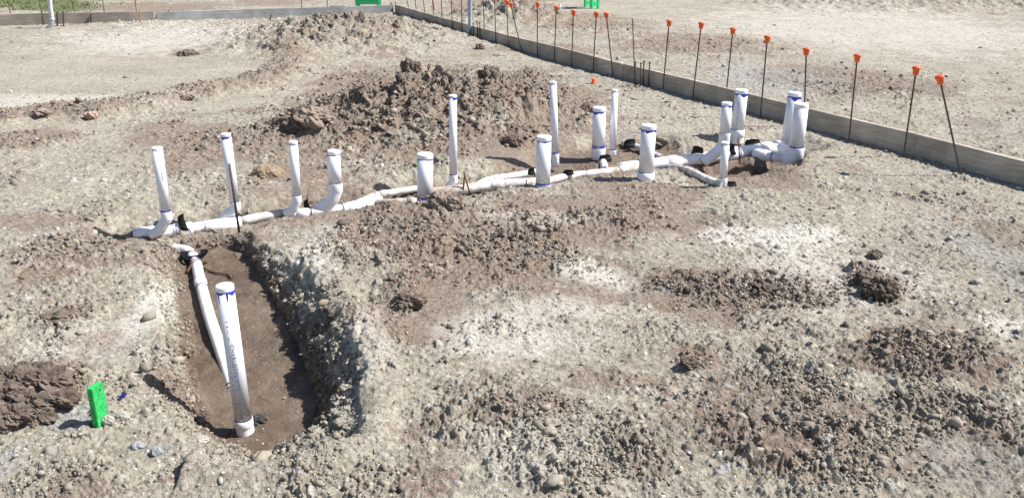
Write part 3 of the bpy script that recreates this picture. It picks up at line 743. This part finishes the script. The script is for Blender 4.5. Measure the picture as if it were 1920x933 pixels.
run('drain_pipe', 'mud covered main drain between the two wide short pipes', [(790, 362, -.075), (860, 356, -.06), (930, 346, -.055), (1005, 342, -.06)], 19, M_PVCD, [(.65, 3)])
run('drain_pipe', 'small white branch curving up behind the wide plain pipe', [(895, 346, -.08), (920, 336, -.05), (965, 329, -.045), (1004, 322, -.05)], 12, M_PVCM, [(.3, 2)], seam=(.35,))
run('drain_pipe', 'dusty main drain between the plain wide pipe and the tapering one', [(1010, 344, -.07), (1070, 330, -.065), (1140, 322, -.06), (1215, 312, -.06)], 15, M_PVCD, [(.3, 2), (.75, 2)])
run('drain_pipe', 'bright main drain under the pipes by the board', [(1160, 316, -.075), (1240, 306, -.06), (1310, 298, -.055), (1370, 288, -.055), (1430, 279, -.05), (1480, 271, -.05)], 22, M_PVCM, [(.28, 2.5), (.6, 5), (.85, 4)], seam=(.1, .66, .80))
run('drain_pipe', 'short white leg feeding the front pipe of the close pair', [(1415, 288, -.06), (1450, 294, -.055), (1480, 296, -.055)], 19, M_PVCM, [(.2, 3)], seam=(.55,))
run('drain_pipe', 'grey dusty branch behind the tapering pipe', [(1168, 268, -.06), (1195, 276, -.055), (1240, 296, -.06)], 12, M_PVCD, [(.05, 2)], seam=(.9,), auto=.02)
run('drain_pipe', 'short white branch left of the tapering pipe', [(1122, 292, -.06), (1130, 303, -.055), (1134, 318, -.06)], 14, M_PVCM, [(.4, 2)])
run('drain_pipe', 'muddy branch leading to the short slim pipe', [(1255, 314, -.10), (1290, 320, -.095), (1325, 336, -.11), (1356, 348, -.12)], 14, M_PVCD, [(.15, 2)], seam=(.2,), auto=.02)
run('drain_pipe', 'thin grey pipe behind the tall wide pipe', [(1385, 258, -.05), (1405, 266, -.05), (1425, 272, -.05)], 11, M_PVCD, [(.8, 2)])
pitp = [(300, 462, -.08), (328, 466, -.09)]
for a_ in [(352, 471), (366, 488), (376, 530), (392, 590), (412, 650), (430, 705), (443, 745), (452, 775)]:
    q_ = GT(*a_); pitp.append((*a_, q_.z+(.022 if a_[1] < 700 else -.01-.0004*(a_[1]-700))))
tp, at_t, r_t = run('drain_pipe', 'long mud streaked pipe lying in the deep pit', pitp, 21, M_PVCM, [(.155, 2.2), (.33, 1.6)], seam=(.2, .37))

# ------------------------------------------------------------------ black pipe hangers / membrane pieces
def hanger(label, px, py, z, wpx_, hpx, yaw, lean=.3, seed=0):
    p = G(px, py, z); w_ = wpx(p, wpx_)/2; h_ = wpx(p, hpx)
    bm = bmesh.new(); n = 12; rg = random.Random(seed); rows = []
    for j in range(5):
        v = j/4
        row = []
        for i in range(n):
            u = i/(n-1)*2-1
            row.append(bm.verts.new((u*w_*(1-.25*v)+rg.uniform(-.02, .02)*w_, math.sin(v*2.2)*h_*lean+u*u*h_*.25, v*h_*(1-.18*u*u)+rg.uniform(-.03, .03)*h_)))
        rows.append(row)
    for a, b in zip(rows[:-1], rows[1:]):
        for i in range(n-1): bm.faces.new((a[i], a[i+1], b[i+1], b[i])).smooth = True
    r_ = bmesh.ops.solidify(bm, geom=bm.faces[:], thickness=.006)
    o = link('pipe_hanger', mesh_from(bm, 'pipe_hanger'), M_BLACK, None, p); o.rotation_euler = (0, 0, yaw)
    return tag(o, label, 'strap', 'black straps fixed over the drain pipes')
hanger('black strap over the drain between the two leftmost pipes', 351, 432, -.06, 16, 32, .9, seed=1)
hanger('black strap by the foot of the sweeping elbow', 584, 396, -.06, 14, 24, 1.1, seed=2)
hanger('black strap where the medium pipe branch meets the main drain', 1304, 296, -.04, 26, 22, -.5, seed=3)
hanger('black strap on the main drain left of the close pair', 1378, 290, -.04, 14, 20, .4, seed=4)
hanger('black strap behind the tall wide pipe', 1413, 273, -.03, 34, 12, .1, seed=5)
hanger('black strap on the grey dusty branch behind the tapering pipe', 1184, 277, -.04, 28, 16, .3, seed=6)
hanger('black strap at the top of the short white branch', 1136, 302, -.04, 26, 12, .2, seed=7)
hanger('black strap lying right of the wide plain pipe', 1066, 328, -.04, 22, 10, 0, seed=8)
hanger('black strap beside the wide plain pipe on its left', 998, 328, -.04, 16, 12, .3, seed=9)
hanger('black strap beneath the short slim pipe', 1370, 350, GT(1370, 350).z, 26, 10, .1, seed=10)
# big curved saddle over the pit pipe
def saddle():
    p = GT(366, 492)+Vector((0, 0, .05)); rx = wpx(p, 27); bm = bmesh.new()
    for k, (zz, sc) in enumerate(((.0, 1), (.016, .93))):
        n = 40
        inner = []; outer = []
        for i in range(n):
            a = 2*math.pi*i/n
            w2 = 1+.05*math.sin(3*a+k)
            outer.append((math.cos(a)*rx*sc*w2, math.sin(a)*rx*.62*sc*w2, zz+.012*math.cos(2*a)))
            inner.append((math.cos(a)*rx*.56*sc, math.sin(a)*rx*.36*sc, zz+.004))
        for dz in (0, .005):
            pass
        vo = [bm.verts.new(v) for v in outer]; vi = [bm.verts.new(v) for v in inner]
        for i in range(n): bm.faces.new((vi[i], vi[(i+1) % n], vo[(i+1) % n], vo[i])).smooth = True
    bmesh.ops.solidify(bm, geom=bm.faces[:], thickness=.005)
    o = link('pipe_collar', mesh_from(bm, 'pipe_collar'), M_BLACK, None, p); o.rotation_euler = (R(14), R(-6), .1)
    tag(o, 'flat black rubber collar around the bend of the pit pipe', 'collar')
saddle()
def rod_chain(name, label, cat, pts, r, mat, group=None, seg=8):
    P = [Vector(p) for p in pts]; root_loc = P[0]
    bm = bmesh.new(); add_tube(bm, [p-root_loc for p in (smooth_path(P, 5) if len(P) > 2 else P)], r, seg)
    o = link(name, mesh_from(bm, name), mat, None, root_loc); return tag(o, label, cat, group)
rod_chain('tie_bar', 'bent dark bar lying across the pit floor beside the black collar', 'steel bar', [GT(350, 514)+Vector((0, 0, .01)), GT(369, 505)+Vector((0, 0, .06)), GT(388, 494)+Vector((0, 0, .012))], .009, M_RUSTY)
rod_chain('tie_bar', 'thin rod on the mud right of the black collar', 'steel bar', [GT(*q)+Vector((0, 0, .012)) for q in ((378, 502), (400, 512), (428, 517), (434, 524))], .007, M_RUSTY)
# coarse wire wound on the low end of the pit pipe
P = []
for i in range(40):
    f = .87+.07*i/39; p, t = at_t(f); u = t.cross(Vector((0, 0, 1))).normalized(); v = u.cross(t); a = i*.62
    P.append(p+(u*math.cos(a)+v*math.sin(a))*(r_t+.004))
rod_chain('tie_wire', 'rusty wire wound round the low end of the pit pipe', 'wire', P, .003, M_RUSTY)
lump('mud_lump', 'black mud crusted strap behind the foot of the nearest pipe', 'strap', 484, 790, 30, 16, M_BLACK, seed=44)
for o_ in (bpy.data.objects[-1],): pass
def ybar(name, label, a, b, z, rr_, mat, cat='steel bar', group=None):
    """bar whose foot stands at survey point b, top at a"""
    f = G(*b, z); f.z = z-.03; tp_ = onY(*a, f.y); return rod_chain(name, label, cat, [f, tp_], rr_, mat, group, 8)
ybar('steel_bar', 'dark steel bar leaning in front of the second standing pipe', (430, 307), (448, 430), -.06, .0085, M_REBAR)
ybar('steel_peg', 'left peg of the crossed pair beside the slim pipe at the mound', (872, 322), (868, 351), -.03, .006, M_RUSTY)
ybar('steel_peg', 'right peg of the crossed pair beside the slim pipe at the mound', (870, 324), (881, 356), -.03, .006, M_RUSTY)
ybar('steel_peg', 'upright peg in the main drain by the short slim pipe', (1384, 258), (1388, 300), -.05, .007, M_RUSTY)
ybar('steel_peg', 'slanting peg on the muddy branch', (1326, 318), (1306, 338), -.10, .007, M_RUSTY)
ybar('steel_peg', 'crossing peg on the muddy branch', (1318, 318), (1338, 335), -.10, .007, M_RUSTY)
ybar('steel_peg', 'peg with two wires right of the middle slim pipe', (1098, 310), (1104, 324), -.05, .005, M_RUSTY)
ybar('steel_peg', 'short wire stub left of the middle slim pipe', (987, 336), (987, 348), -.05, .005, M_RUSTY)

# ------------------------------------------------------------------ green stake and scraps
def green_stake():
    b = GT(190, 792); tp_ = onY(178, 722, b.y)
    root = thing('marker_stake', 'bright green painted wooden stake leaning left beside the deep pit', 'stake', b)
    ax = (tp_-b); ln = ax.length+.06; ax.normalize()
    bm = bmesh.new(); box_bm(bm, (0, 0, 0), wpx(b, 28), .03, ln, None, .002)
    rot = ax.to_track_quat('Z', 'Y').to_matrix() @ Matrix.Rotation(R(-20), 3, 'Z')
    bmesh.ops.rotate(bm, cent=(0, 0, 0), matrix=rot, verts=bm.verts)
    bmesh.ops.translate(bm, vec=ax*(ln/2-.06), verts=bm.verts)
    link('shaft', mesh_from(bm, 'shaft'), M_GREEN, root)
    bm = bmesh.new(); bmesh.ops.create_cone(bm, cap_ends=True, segments=12, radius1=.0045, radius2=.0045, depth=.004)
    bmesh.ops.rotate(bm, cent=(0, 0, 0), matrix=Matrix.Rotation(R(90), 3, 'X'), verts=bm.verts)
    bmesh.ops.rotate(bm, cent=(0, 0, 0), matrix=rot, verts=bm.verts)
    bmesh.ops.translate(bm, vec=ax*(ln-.078)+rot @ Vector((.006, -.0165, 0)), verts=bm.verts)
    link('nail_head', mesh_from(bm, 'nail_head'), M_RUSTY, root)
green_stake()
def scrap():
    c = G(231, 748); z = T(c.x, c.y)+.008; bm = bmesh.new(); rg = random.Random(4); g = []
    for j in range(4):
        g.append([bm.verts.new(((i-3)*.006+rg.uniform(-.002, .002), (j-1.5)*.007+(i-3)*.003, z*0+.006+rg.uniform(-.005, .007))) for i in range(7)])
    for a, b in zip(g[:-1], g[1:]):
        for i in range(6): bm.faces.new((a[i], a[i+1], b[i+1], b[i]))
    bmesh.ops.solidify(bm, geom=bm.faces[:], thickness=.0012)
    o = link('plastic_scrap', mesh_from(bm, 'plastic_scrap'), M_CLOTH, None, (c.x, c.y, z)); o.rotation_euler = (.3, .2, .9)
    tag(o, 'crumpled dark blue scrap on the gravel right of the green stake', 'scrap')
scrap()

# ------------------------------------------------------------------ form boards
BH = .20
def board(label, a, b, mat, h=BH, za=0, zb=0, group='wooden form boards around the pad', thick=.038):
    """plank on edge from survey point a to b (points on its inner foot)"""
    A = G(*a); B = G(*b); d = (B-A); L = d.length; d.normalize()
    n = Vector((-d.y, d.x, 0))
    if n.y < 0: n = -n            # away from the camera
    bm = bmesh.new(); k = 14
    rows = []
    for i in range(k+1):
        x = L*i/k; wv = math.sin(i*.9+A.x)*.003; wz = math.sin(i*.6+A.y)*.003
        y0, y1 = (0+wv, thick+wv)
        rows.append([bm.verts.new((x, y0, -.04)), bm.verts.new((x, y1, -.04)), bm.verts.new((x, y1, h+wz)), bm.verts.new((x, y0, h+wz))])
    for r0, r1 in zip(rows[:-1], rows[1:]):
        for q in range(4): bm.faces.new((r0[q], r0[(q+1) % 4], r1[(q+1) % 4], r1[q]))
    bm.faces.new(rows[0]); bm.faces.new(rows[-1][::-1]); bmesh.ops.recalc_face_normals(bm, faces=bm.faces[:])
    es = [e for e in bm.edges if len(e.link_faces) == 2 and e.calc_face_angle() > 1 and abs(e.verts[0].co.x-e.verts[1].co.x) > 1e-4]
    bmesh.ops.bevel(bm, geom=es, offset=.003, segments=1, affect='EDGES')
    o = link('form_board', mesh_from(bm, 'form_board'), mat, None, A)
    # frame: x along the board, y away from the camera
    y = n; z = Vector((0, 0, 1)); M = Matrix((d, y, z)).transposed()
    if M.determinant() < 0:
        M = Matrix((d, -n, z)).transposed()
        o.data.transform(Matrix.Scale(-1, 4, (0, 1, 0))); o.data.flip_normals()
    o.rotation_euler = M.to_euler()
    return tag(o, label, 'board', group)
def lerp(a, b, f): return (a[0]+(b[0]-a[0])*f, a[1]+(b[1]-a[1])*f)
RB = [(741, 27), (900, 75), (1166, 148), (1712, 293), (2300, 452)]
board('farthest grey form board of the right row, from the far corner', RB[0], (899.6, 74.9), M_WOOD)
board('grey form board of the right row behind the slanting capped rod', (900.4, 75.1), (1165.6, 147.9), M_WOOD)
board('long grey form board of the right row behind the close pipe pair', (1166.4, 148.1), (1711.4, 292.8), M_WOOD)
board('nearest form board of the right row at the right edge', (1712.6, 293.2), (2300, 452), M_WOOD)
board('brown grey form board at the far left with stakes against it', (-160, 53), (291, 42), M_WOODB, .21)
board('long bluish grey form board at the back left of the corner', (295, 41.5), (738, 27), M_WOODG, .19)

# ------------------------------------------------------------------ capped rods
def rod(label, top, foot, cap=True, group='orange capped steel rods along the right form board', r=.0075, mat=None, name='rebar_stake', z=0.0, capc=None):
    f = G(*foot, z); f.z = T(f.x, f.y)-.05; 
    fy = G(*foot, z).y; tp_ = onY(*top, fy)
    root = thing(name, label, 'steel rod', (f.x, f.y, f.z), group)
    t = (tp_-f).normalized()
    bm = bmesh.new(); n = max(8, int((tp_-f).length/.02)); P = [f.lerp(tp_, i/n)-f for i in range(n+1)]
    add_tube(bm, P, [r*(1.0+.14*(i % 2)) for i in range(n+1)], 8); link('rod', mesh_from(bm, 'rod'), mat or M_REBAR, root)
    if cap:
        # mushroom safety cap: sleeve with a wider flat head
        q = tp_-f; s = wpx(tp_, 1.0)
        cw = .036
        bm = bmesh.new()
        add_tube(bm, [q-t*.075, q-t*.074, q-t*.026, q-t*.025, q-t*.010, q], [cw*.6, cw*.66, cw*.78, cw, cw, cw*.72], 18)
        link('safety_cap', mesh_from(bm, 'safety_cap'), M_ORANGE, root)
    return root
def c2(x, y): return (x/3+600, y/3)
def c3(x, y): return (x/2.592+1200, y/2.592)
caps = [(c2(1050, 0), c2(1060, 275), 'farthest orange capped rod, cut off by the top of the frame'), (c2(1070, 14), c2(1138, 292), 'far orange capped rod leaning left across the board'),
        (c2(1224, 12), c2(1222, 318), 'orange capped rod right of the far leaning one'), (c2(1330, 34), c2(1317, 343), 'orange capped rod with a grey pipe stub just behind its cap'),
        (c2(1426, 56), c2(1415, 374), 'orange capped rod midway between the two leaning rods of the far half'), (c2(1556, 66), c2(1535, 404), 'orange capped rod just left of the second leaning one'),
        (c2(1609, 70), c2(1652, 434), 'second leaning orange capped rod, left of the bare rod'),
        (c3(143, 97), c3(110, 443), 'orange capped rod right of the four short pins'), (c3(299, 107), c3(255, 483), 'orange capped rod left of the tall wide printed pipe'),
        (c3(453, 134), c3(414, 500), 'orange capped rod rising behind the medium pipe'), (c3(620, 172), c3(585, 572), 'orange capped rod between the printed pipe and the close pair'),
        (c3(809, 232), c3(798, 620), 'orange capped rod behind the close pipe pair'), (c3(1058, 262), c3(1015, 693), 'orange capped rod right of the close pipe pair'),
        (c3(1345, 322), c3(1280, 768), 'orange capped rod by the board joint at right'), (c3(1453, 365), c3(1570, 852), 'nearest orange capped rod, leaning left')]
for tp_, ft, lb in caps: rod(lb, tp_, ft)
for a, b, lb in [((755, -30), (770, 26), 'first bare rod from the far corner on the right board'), ((775, -30), (782, 35), 'second bare rod from the far corner on the right board'), ((789, -30), (799, 40), 'third bare rod from the far corner on the right board'),
              ((809, -25), (814, 46), 'bare rod beside the thin pink stake'), ((826, -25), (830, 53), 'bare rod just right of the thin pink stake'), ((845, -22), (849, 60), 'bare rod left of the upright grey conduit, second from it'), ((864, -22), (867, 65), 'bare rod immediately left of the upright grey conduit'),
              ((905, -18), (909, 77), 'bare rod immediately right of the upright grey conduit'), ((927, -10), (930, 84), 'bare rod left of the farthest capped rod')]:
    rod(lb, a, b, False, 'bare steel rods along the far half of the right board')
rod('bare rod with no cap just left of the four short pins', c2(1758, 105), c2(1773, 480), False, None, .006)
for a, b, lb in [((8, -30), (24, 47), 'leftmost leaning rod on the far left board'), ((66, -30), (84, 47), 'leaning rod left of the white conduit'), ((128, -30), (144, 45), 'leaning rod right of the white conduit'), ((188, -30), (198, 41), 'leaning rod in the middle of the far left board'),
              ((249, -30), (258, 39), 'leaning rod beside the yellow wooden stake'), ((564, -30), (566, 29), 'upright rod on the bluish board left of the green trestle'), ((613, -30), (614, 29), 'upright rod behind the far dirt pile left of the green trestle')]:
    rod(lb, a, b, False, 'bare steel rods along the back boards', .007)
# short pins with round heads
def pin(label, top, foot, group, z=0.0):
    f = G(*foot); f.z = T(f.x, f.y)-.03; tp_ = onY(*top, G(*foot).y)
    root = thing('form_pin', label, 'steel pin', f, group)
    t = (tp_-f).normalized()
    tube('shaft', [f, tp_], .0095, M_REBAR, root, 10); tube('head', [tp_, tp_+t*.006, tp_+t*.010], [.016, .017, .010], M_REBAR, root, 12)
for i, (a, b, l_) in enumerate([((1775, 352), (1772, 488), 'leftmost of the four short pins at the right board'), ((1806, 358), (1800, 494), 'second from the left of the four short pins'), ((1823, 347), (1817, 482), 'third from the left of the four short pins, set back'), ((1855, 354), (1848, 490), 'rightmost of the four short pins at the right board')]):
    pin(l_, c2(*a), c2(*b), 'short dark form pins')
for a, b, l_ in [((862, 132), (864, 215), 'left pin of the trio beside the grey conduit'), ((885, 130), (886, 222), 'middle pin of the trio beside the grey conduit'), ((898, 128), (900, 226), 'right pin of the trio beside the grey conduit')]:
    pin(l_, c2(*a), c2(*b), 'short dark form pins')
for a, b, l_ in [((397, 15), (398, 68), 'left pin by the far corner of the boards'), ((404, 20), (405, 70), 'second pin by the far corner of the boards'), ((424, 15), (426, 75), 'thick pin at the far corner of the boards')]:
    pin(l_, c2(*a), c2(*b), 'short dark form pins')
# wooden stakes against the left back board
def wstake(label, top, foot, wd, mat):
    f = G(*foot); tp_ = onY(*top, f.y-.02); f.y -= .03
    w_ = wpx(f, wd); bm = bmesh.new(); L = (tp_-f).length+.1; ax = (tp_-f).normalized()
    box_bm(bm, (0, 0, L/2-.1), w_, .022, L, None, .002)
    o = link('wooden_stake', mesh_from(bm, 'wooden_stake'), mat, None, f); o.rotation_euler = ax.to_track_quat('Z', 'Y').to_euler()
    tag(o, label, 'stake', 'stakes holding the back form boards')
M_WOODD = wood_mat('dark_wood', (.07, .06, .05), (.15, .13, .11), (14, 14, 1.5))
for a, b, wd, m_, l_ in [((46, 32), (50, 47), 3, M_WOODD, 'leftmost small dark stake on the far left board'), ((79, 31), (82, 48), 3, M_WOODD, 'dark stake left of the white conduit'), ((107, 22), (109, 50), 5, M_WOODD, 'left of the dark stake pair beside the white conduit'), ((118, 21), (121, 50), 5, M_WOODD, 'right of the dark stake pair beside the white conduit'),
                       ((170, 27), (173, 45), 3.5, M_WOODD, 'dark stake right of the pair, middle of the far left board'), ((227, 26), (229, 42), 3.5, M_WOODD, 'dark stake left of the yellow wooden stake'), ((262, 20), (265, 46), 5, M_WOODY, 'taller yellow wooden stake at the far left board'), ((293, 27), (294, 41), 2.5, M_WOODD, 'thin dark stake at the joint of the back boards'), ((589, 16), (590, 30), 2.5, M_WOODD, 'thin dark stake on the bluish back board'), ((508, 28), (507, 42), 4, M_WOODD, 'short dark stake left of the far dirt pile')]:
    wstake(l_, a, b, wd, m_)
# conduits
def conduit(label, pts, wd, mat):
    root = thing('conduit', label, 'conduit', pts[0]); P = smooth_path(pts, 8)
    tube('tube', P, wd, mat, root, 16)
    t = (P[0]-P[1]).normalized(); 
    tube('coupling', [P[len(P)//2], P[len(P)//2+2]], wd*1.25, mat, root, 16)
f = G(880, 70); Y = f.y
conduit('blue grey conduit rising beside the right board and bending left along the soil', [onY(884, -60, Y), onY(882, 0, Y), onY(881, 45, Y), onY(880, 58, Y), onY(876, 66, Y), G(866, 70.5, .03), G(845, 70, .03), G(820, 71, .02)], .032, M_CONDUIT)
f = G(92, 50); Y = f.y-.25
conduit('second grey conduit slightly behind the blue grey one', [onY(879, -60, G(880, 68).y+.12), onY(879, 20, G(880, 68).y+.12), onY(882, 40, G(880, 68).y+.12), onY(882, 64, G(880, 68).y+.12)], .022, M_CONDW)
conduit('white conduit curving out of the soil at the far left board', [onY(92, -60, Y), onY(94, 5, Y), onY(97, 28, Y), onY(98, 40, Y), onY(94, 49, Y), onY(89, 53, Y)], .035, M_CONDW)
# pipe stub, thin pink stake and orange cap on the soil
f = G(1047, 27); rod_chain('pipe_stub', 'short grey pipe stub standing behind the capped rods', 'pipe', [f, onY(1050, 9, f.y)], .035, M_CONDUIT, None, 14)
f = G(814, 19); o = rod_chain('survey_stake', 'thin pink stake far behind the right board', 'stake', [f, onY(811, -14, f.y)], .018, flat('pink_paint', (.75, .25, .18), .6), None, 6)
p = G(1113, 158); zz = T(p.x, p.y)
bm = bmesh.new(); add_tube(bm, [(0, 0, 0), (0, 0, .006), (0, 0, .012), (0, 0, .06), (0, 0, .062)], [.036, .038, .03, .028, .024], 18)
o = link('safety_cap', mesh_from(bm, 'safety_cap'), M_ORANGE, None, (p.x, p.y, zz)); o.rotation_euler = (.1, .12, 0)
tag(o, 'loose orange cap sitting on the pale soil', 'cap')
# green trestles
def trestle(label, x0, x1, yfoot, ybar_, yb2, Y_in=None, yaw=0):
    f = G((x0+x1)/2, yfoot); Y = f.y; s = wpx(f, 1)
    root = thing('plastic_trestle', label, 'trestle', f)
    wd = (x1-x0)*s; H_ = .62
    def bx(name, c, dims, rot=None):
        bm = bmesh.new(); box_bm(bm, c, *dims, rot, .006)
        bmesh.ops.rotate(bm, cent=(0, 0, 0), matrix=Matrix.Rotation(yaw, 3, 'Z'), verts=bm.verts)
        link(name, mesh_from(bm, name), M_GREENP, root)
    for sx in (-1, 1):
        for sy in (-1, 1):
            bx('leg', (sx*(wd/2-.04)-sx*.0, sy*.14, H_/2-.02), (.06, .045, H_), Matrix.Rotation(sy*R(16)*1, 3, 'X') @ Matrix.Rotation(0, 3, 'Y') if False else None)
    bx('crossbar', (0, -.14, (yfoot-ybar_)*s), (wd-.12, .035, .09)); bx('crossbar', (0, .14, (yfoot-ybar_)*s), (wd-.12, .035, .09))
    bx('top_rail', (0, 0, H_+.03), (wd+.06, .36, .10))
trestle('bright green plastic trestle behind the far corner of the boards', 668, 714, 13, 4, 0)
trestle('small green plastic trestle standing alone at the top right of centre', 1099, 1119, 17, 7, 0, yaw=.5)

# ------------------------------------------------------------------ grass behind the left board
def grass():
    rg = np.random.default_rng(5); n = 60000
    x = rg.uniform(-22, -5.5, n); y = rg.uniform(17.5, 34, n)
    wv = fbm(x, y, 1.5, 4, 200, .6)
    m = sstep(.0, .5, (y-18.8-(x+10)*.12)*.6+wv*2.0)*sstep(-9.2, -10.2, x-wv*1.5)
    k = rg.random(n) < m*sstep(-.5, .3, fbm(x, y, .5, 3, 210)); x = x[k]; y = y[k]; n = len(x)
    z = terrain(x, y, False)[0]; h = rg.uniform(.03, .09, n); a = rg.uniform(0, 6.28, n); w_ = rg.uniform(.008, .018, n)
    lx = rg.normal(0, .05, n); ly = rg.normal(0, .05, n)
    V = np.stack([np.stack([x-np.cos(a)*w_, y-np.sin(a)*w_, z-.01], 1), np.stack([x+np.cos(a)*w_, y+np.sin(a)*w_, z-.01], 1), np.stack([x+lx, y+ly, z+h], 1)], 1).reshape(-1, 3).astype(np.float32)
    me = bpy.data.meshes.new('grass'); me.vertices.add(len(V)); me.vertices.foreach_set('co', V.ravel())
    me.loops.add(n*3); me.loops.foreach_set('vertex_index', np.arange(n*3, dtype=np.int32)); me.polygons.add(n)
    me.polygons.foreach_set('loop_start', np.arange(n, dtype=np.int32)*3); me.update(calc_edges=True)
    o = link('grass', me, M_GRASS); tag(o, 'patchy green grass beyond the far left board', 'grass', None, 'stuff')
grass()
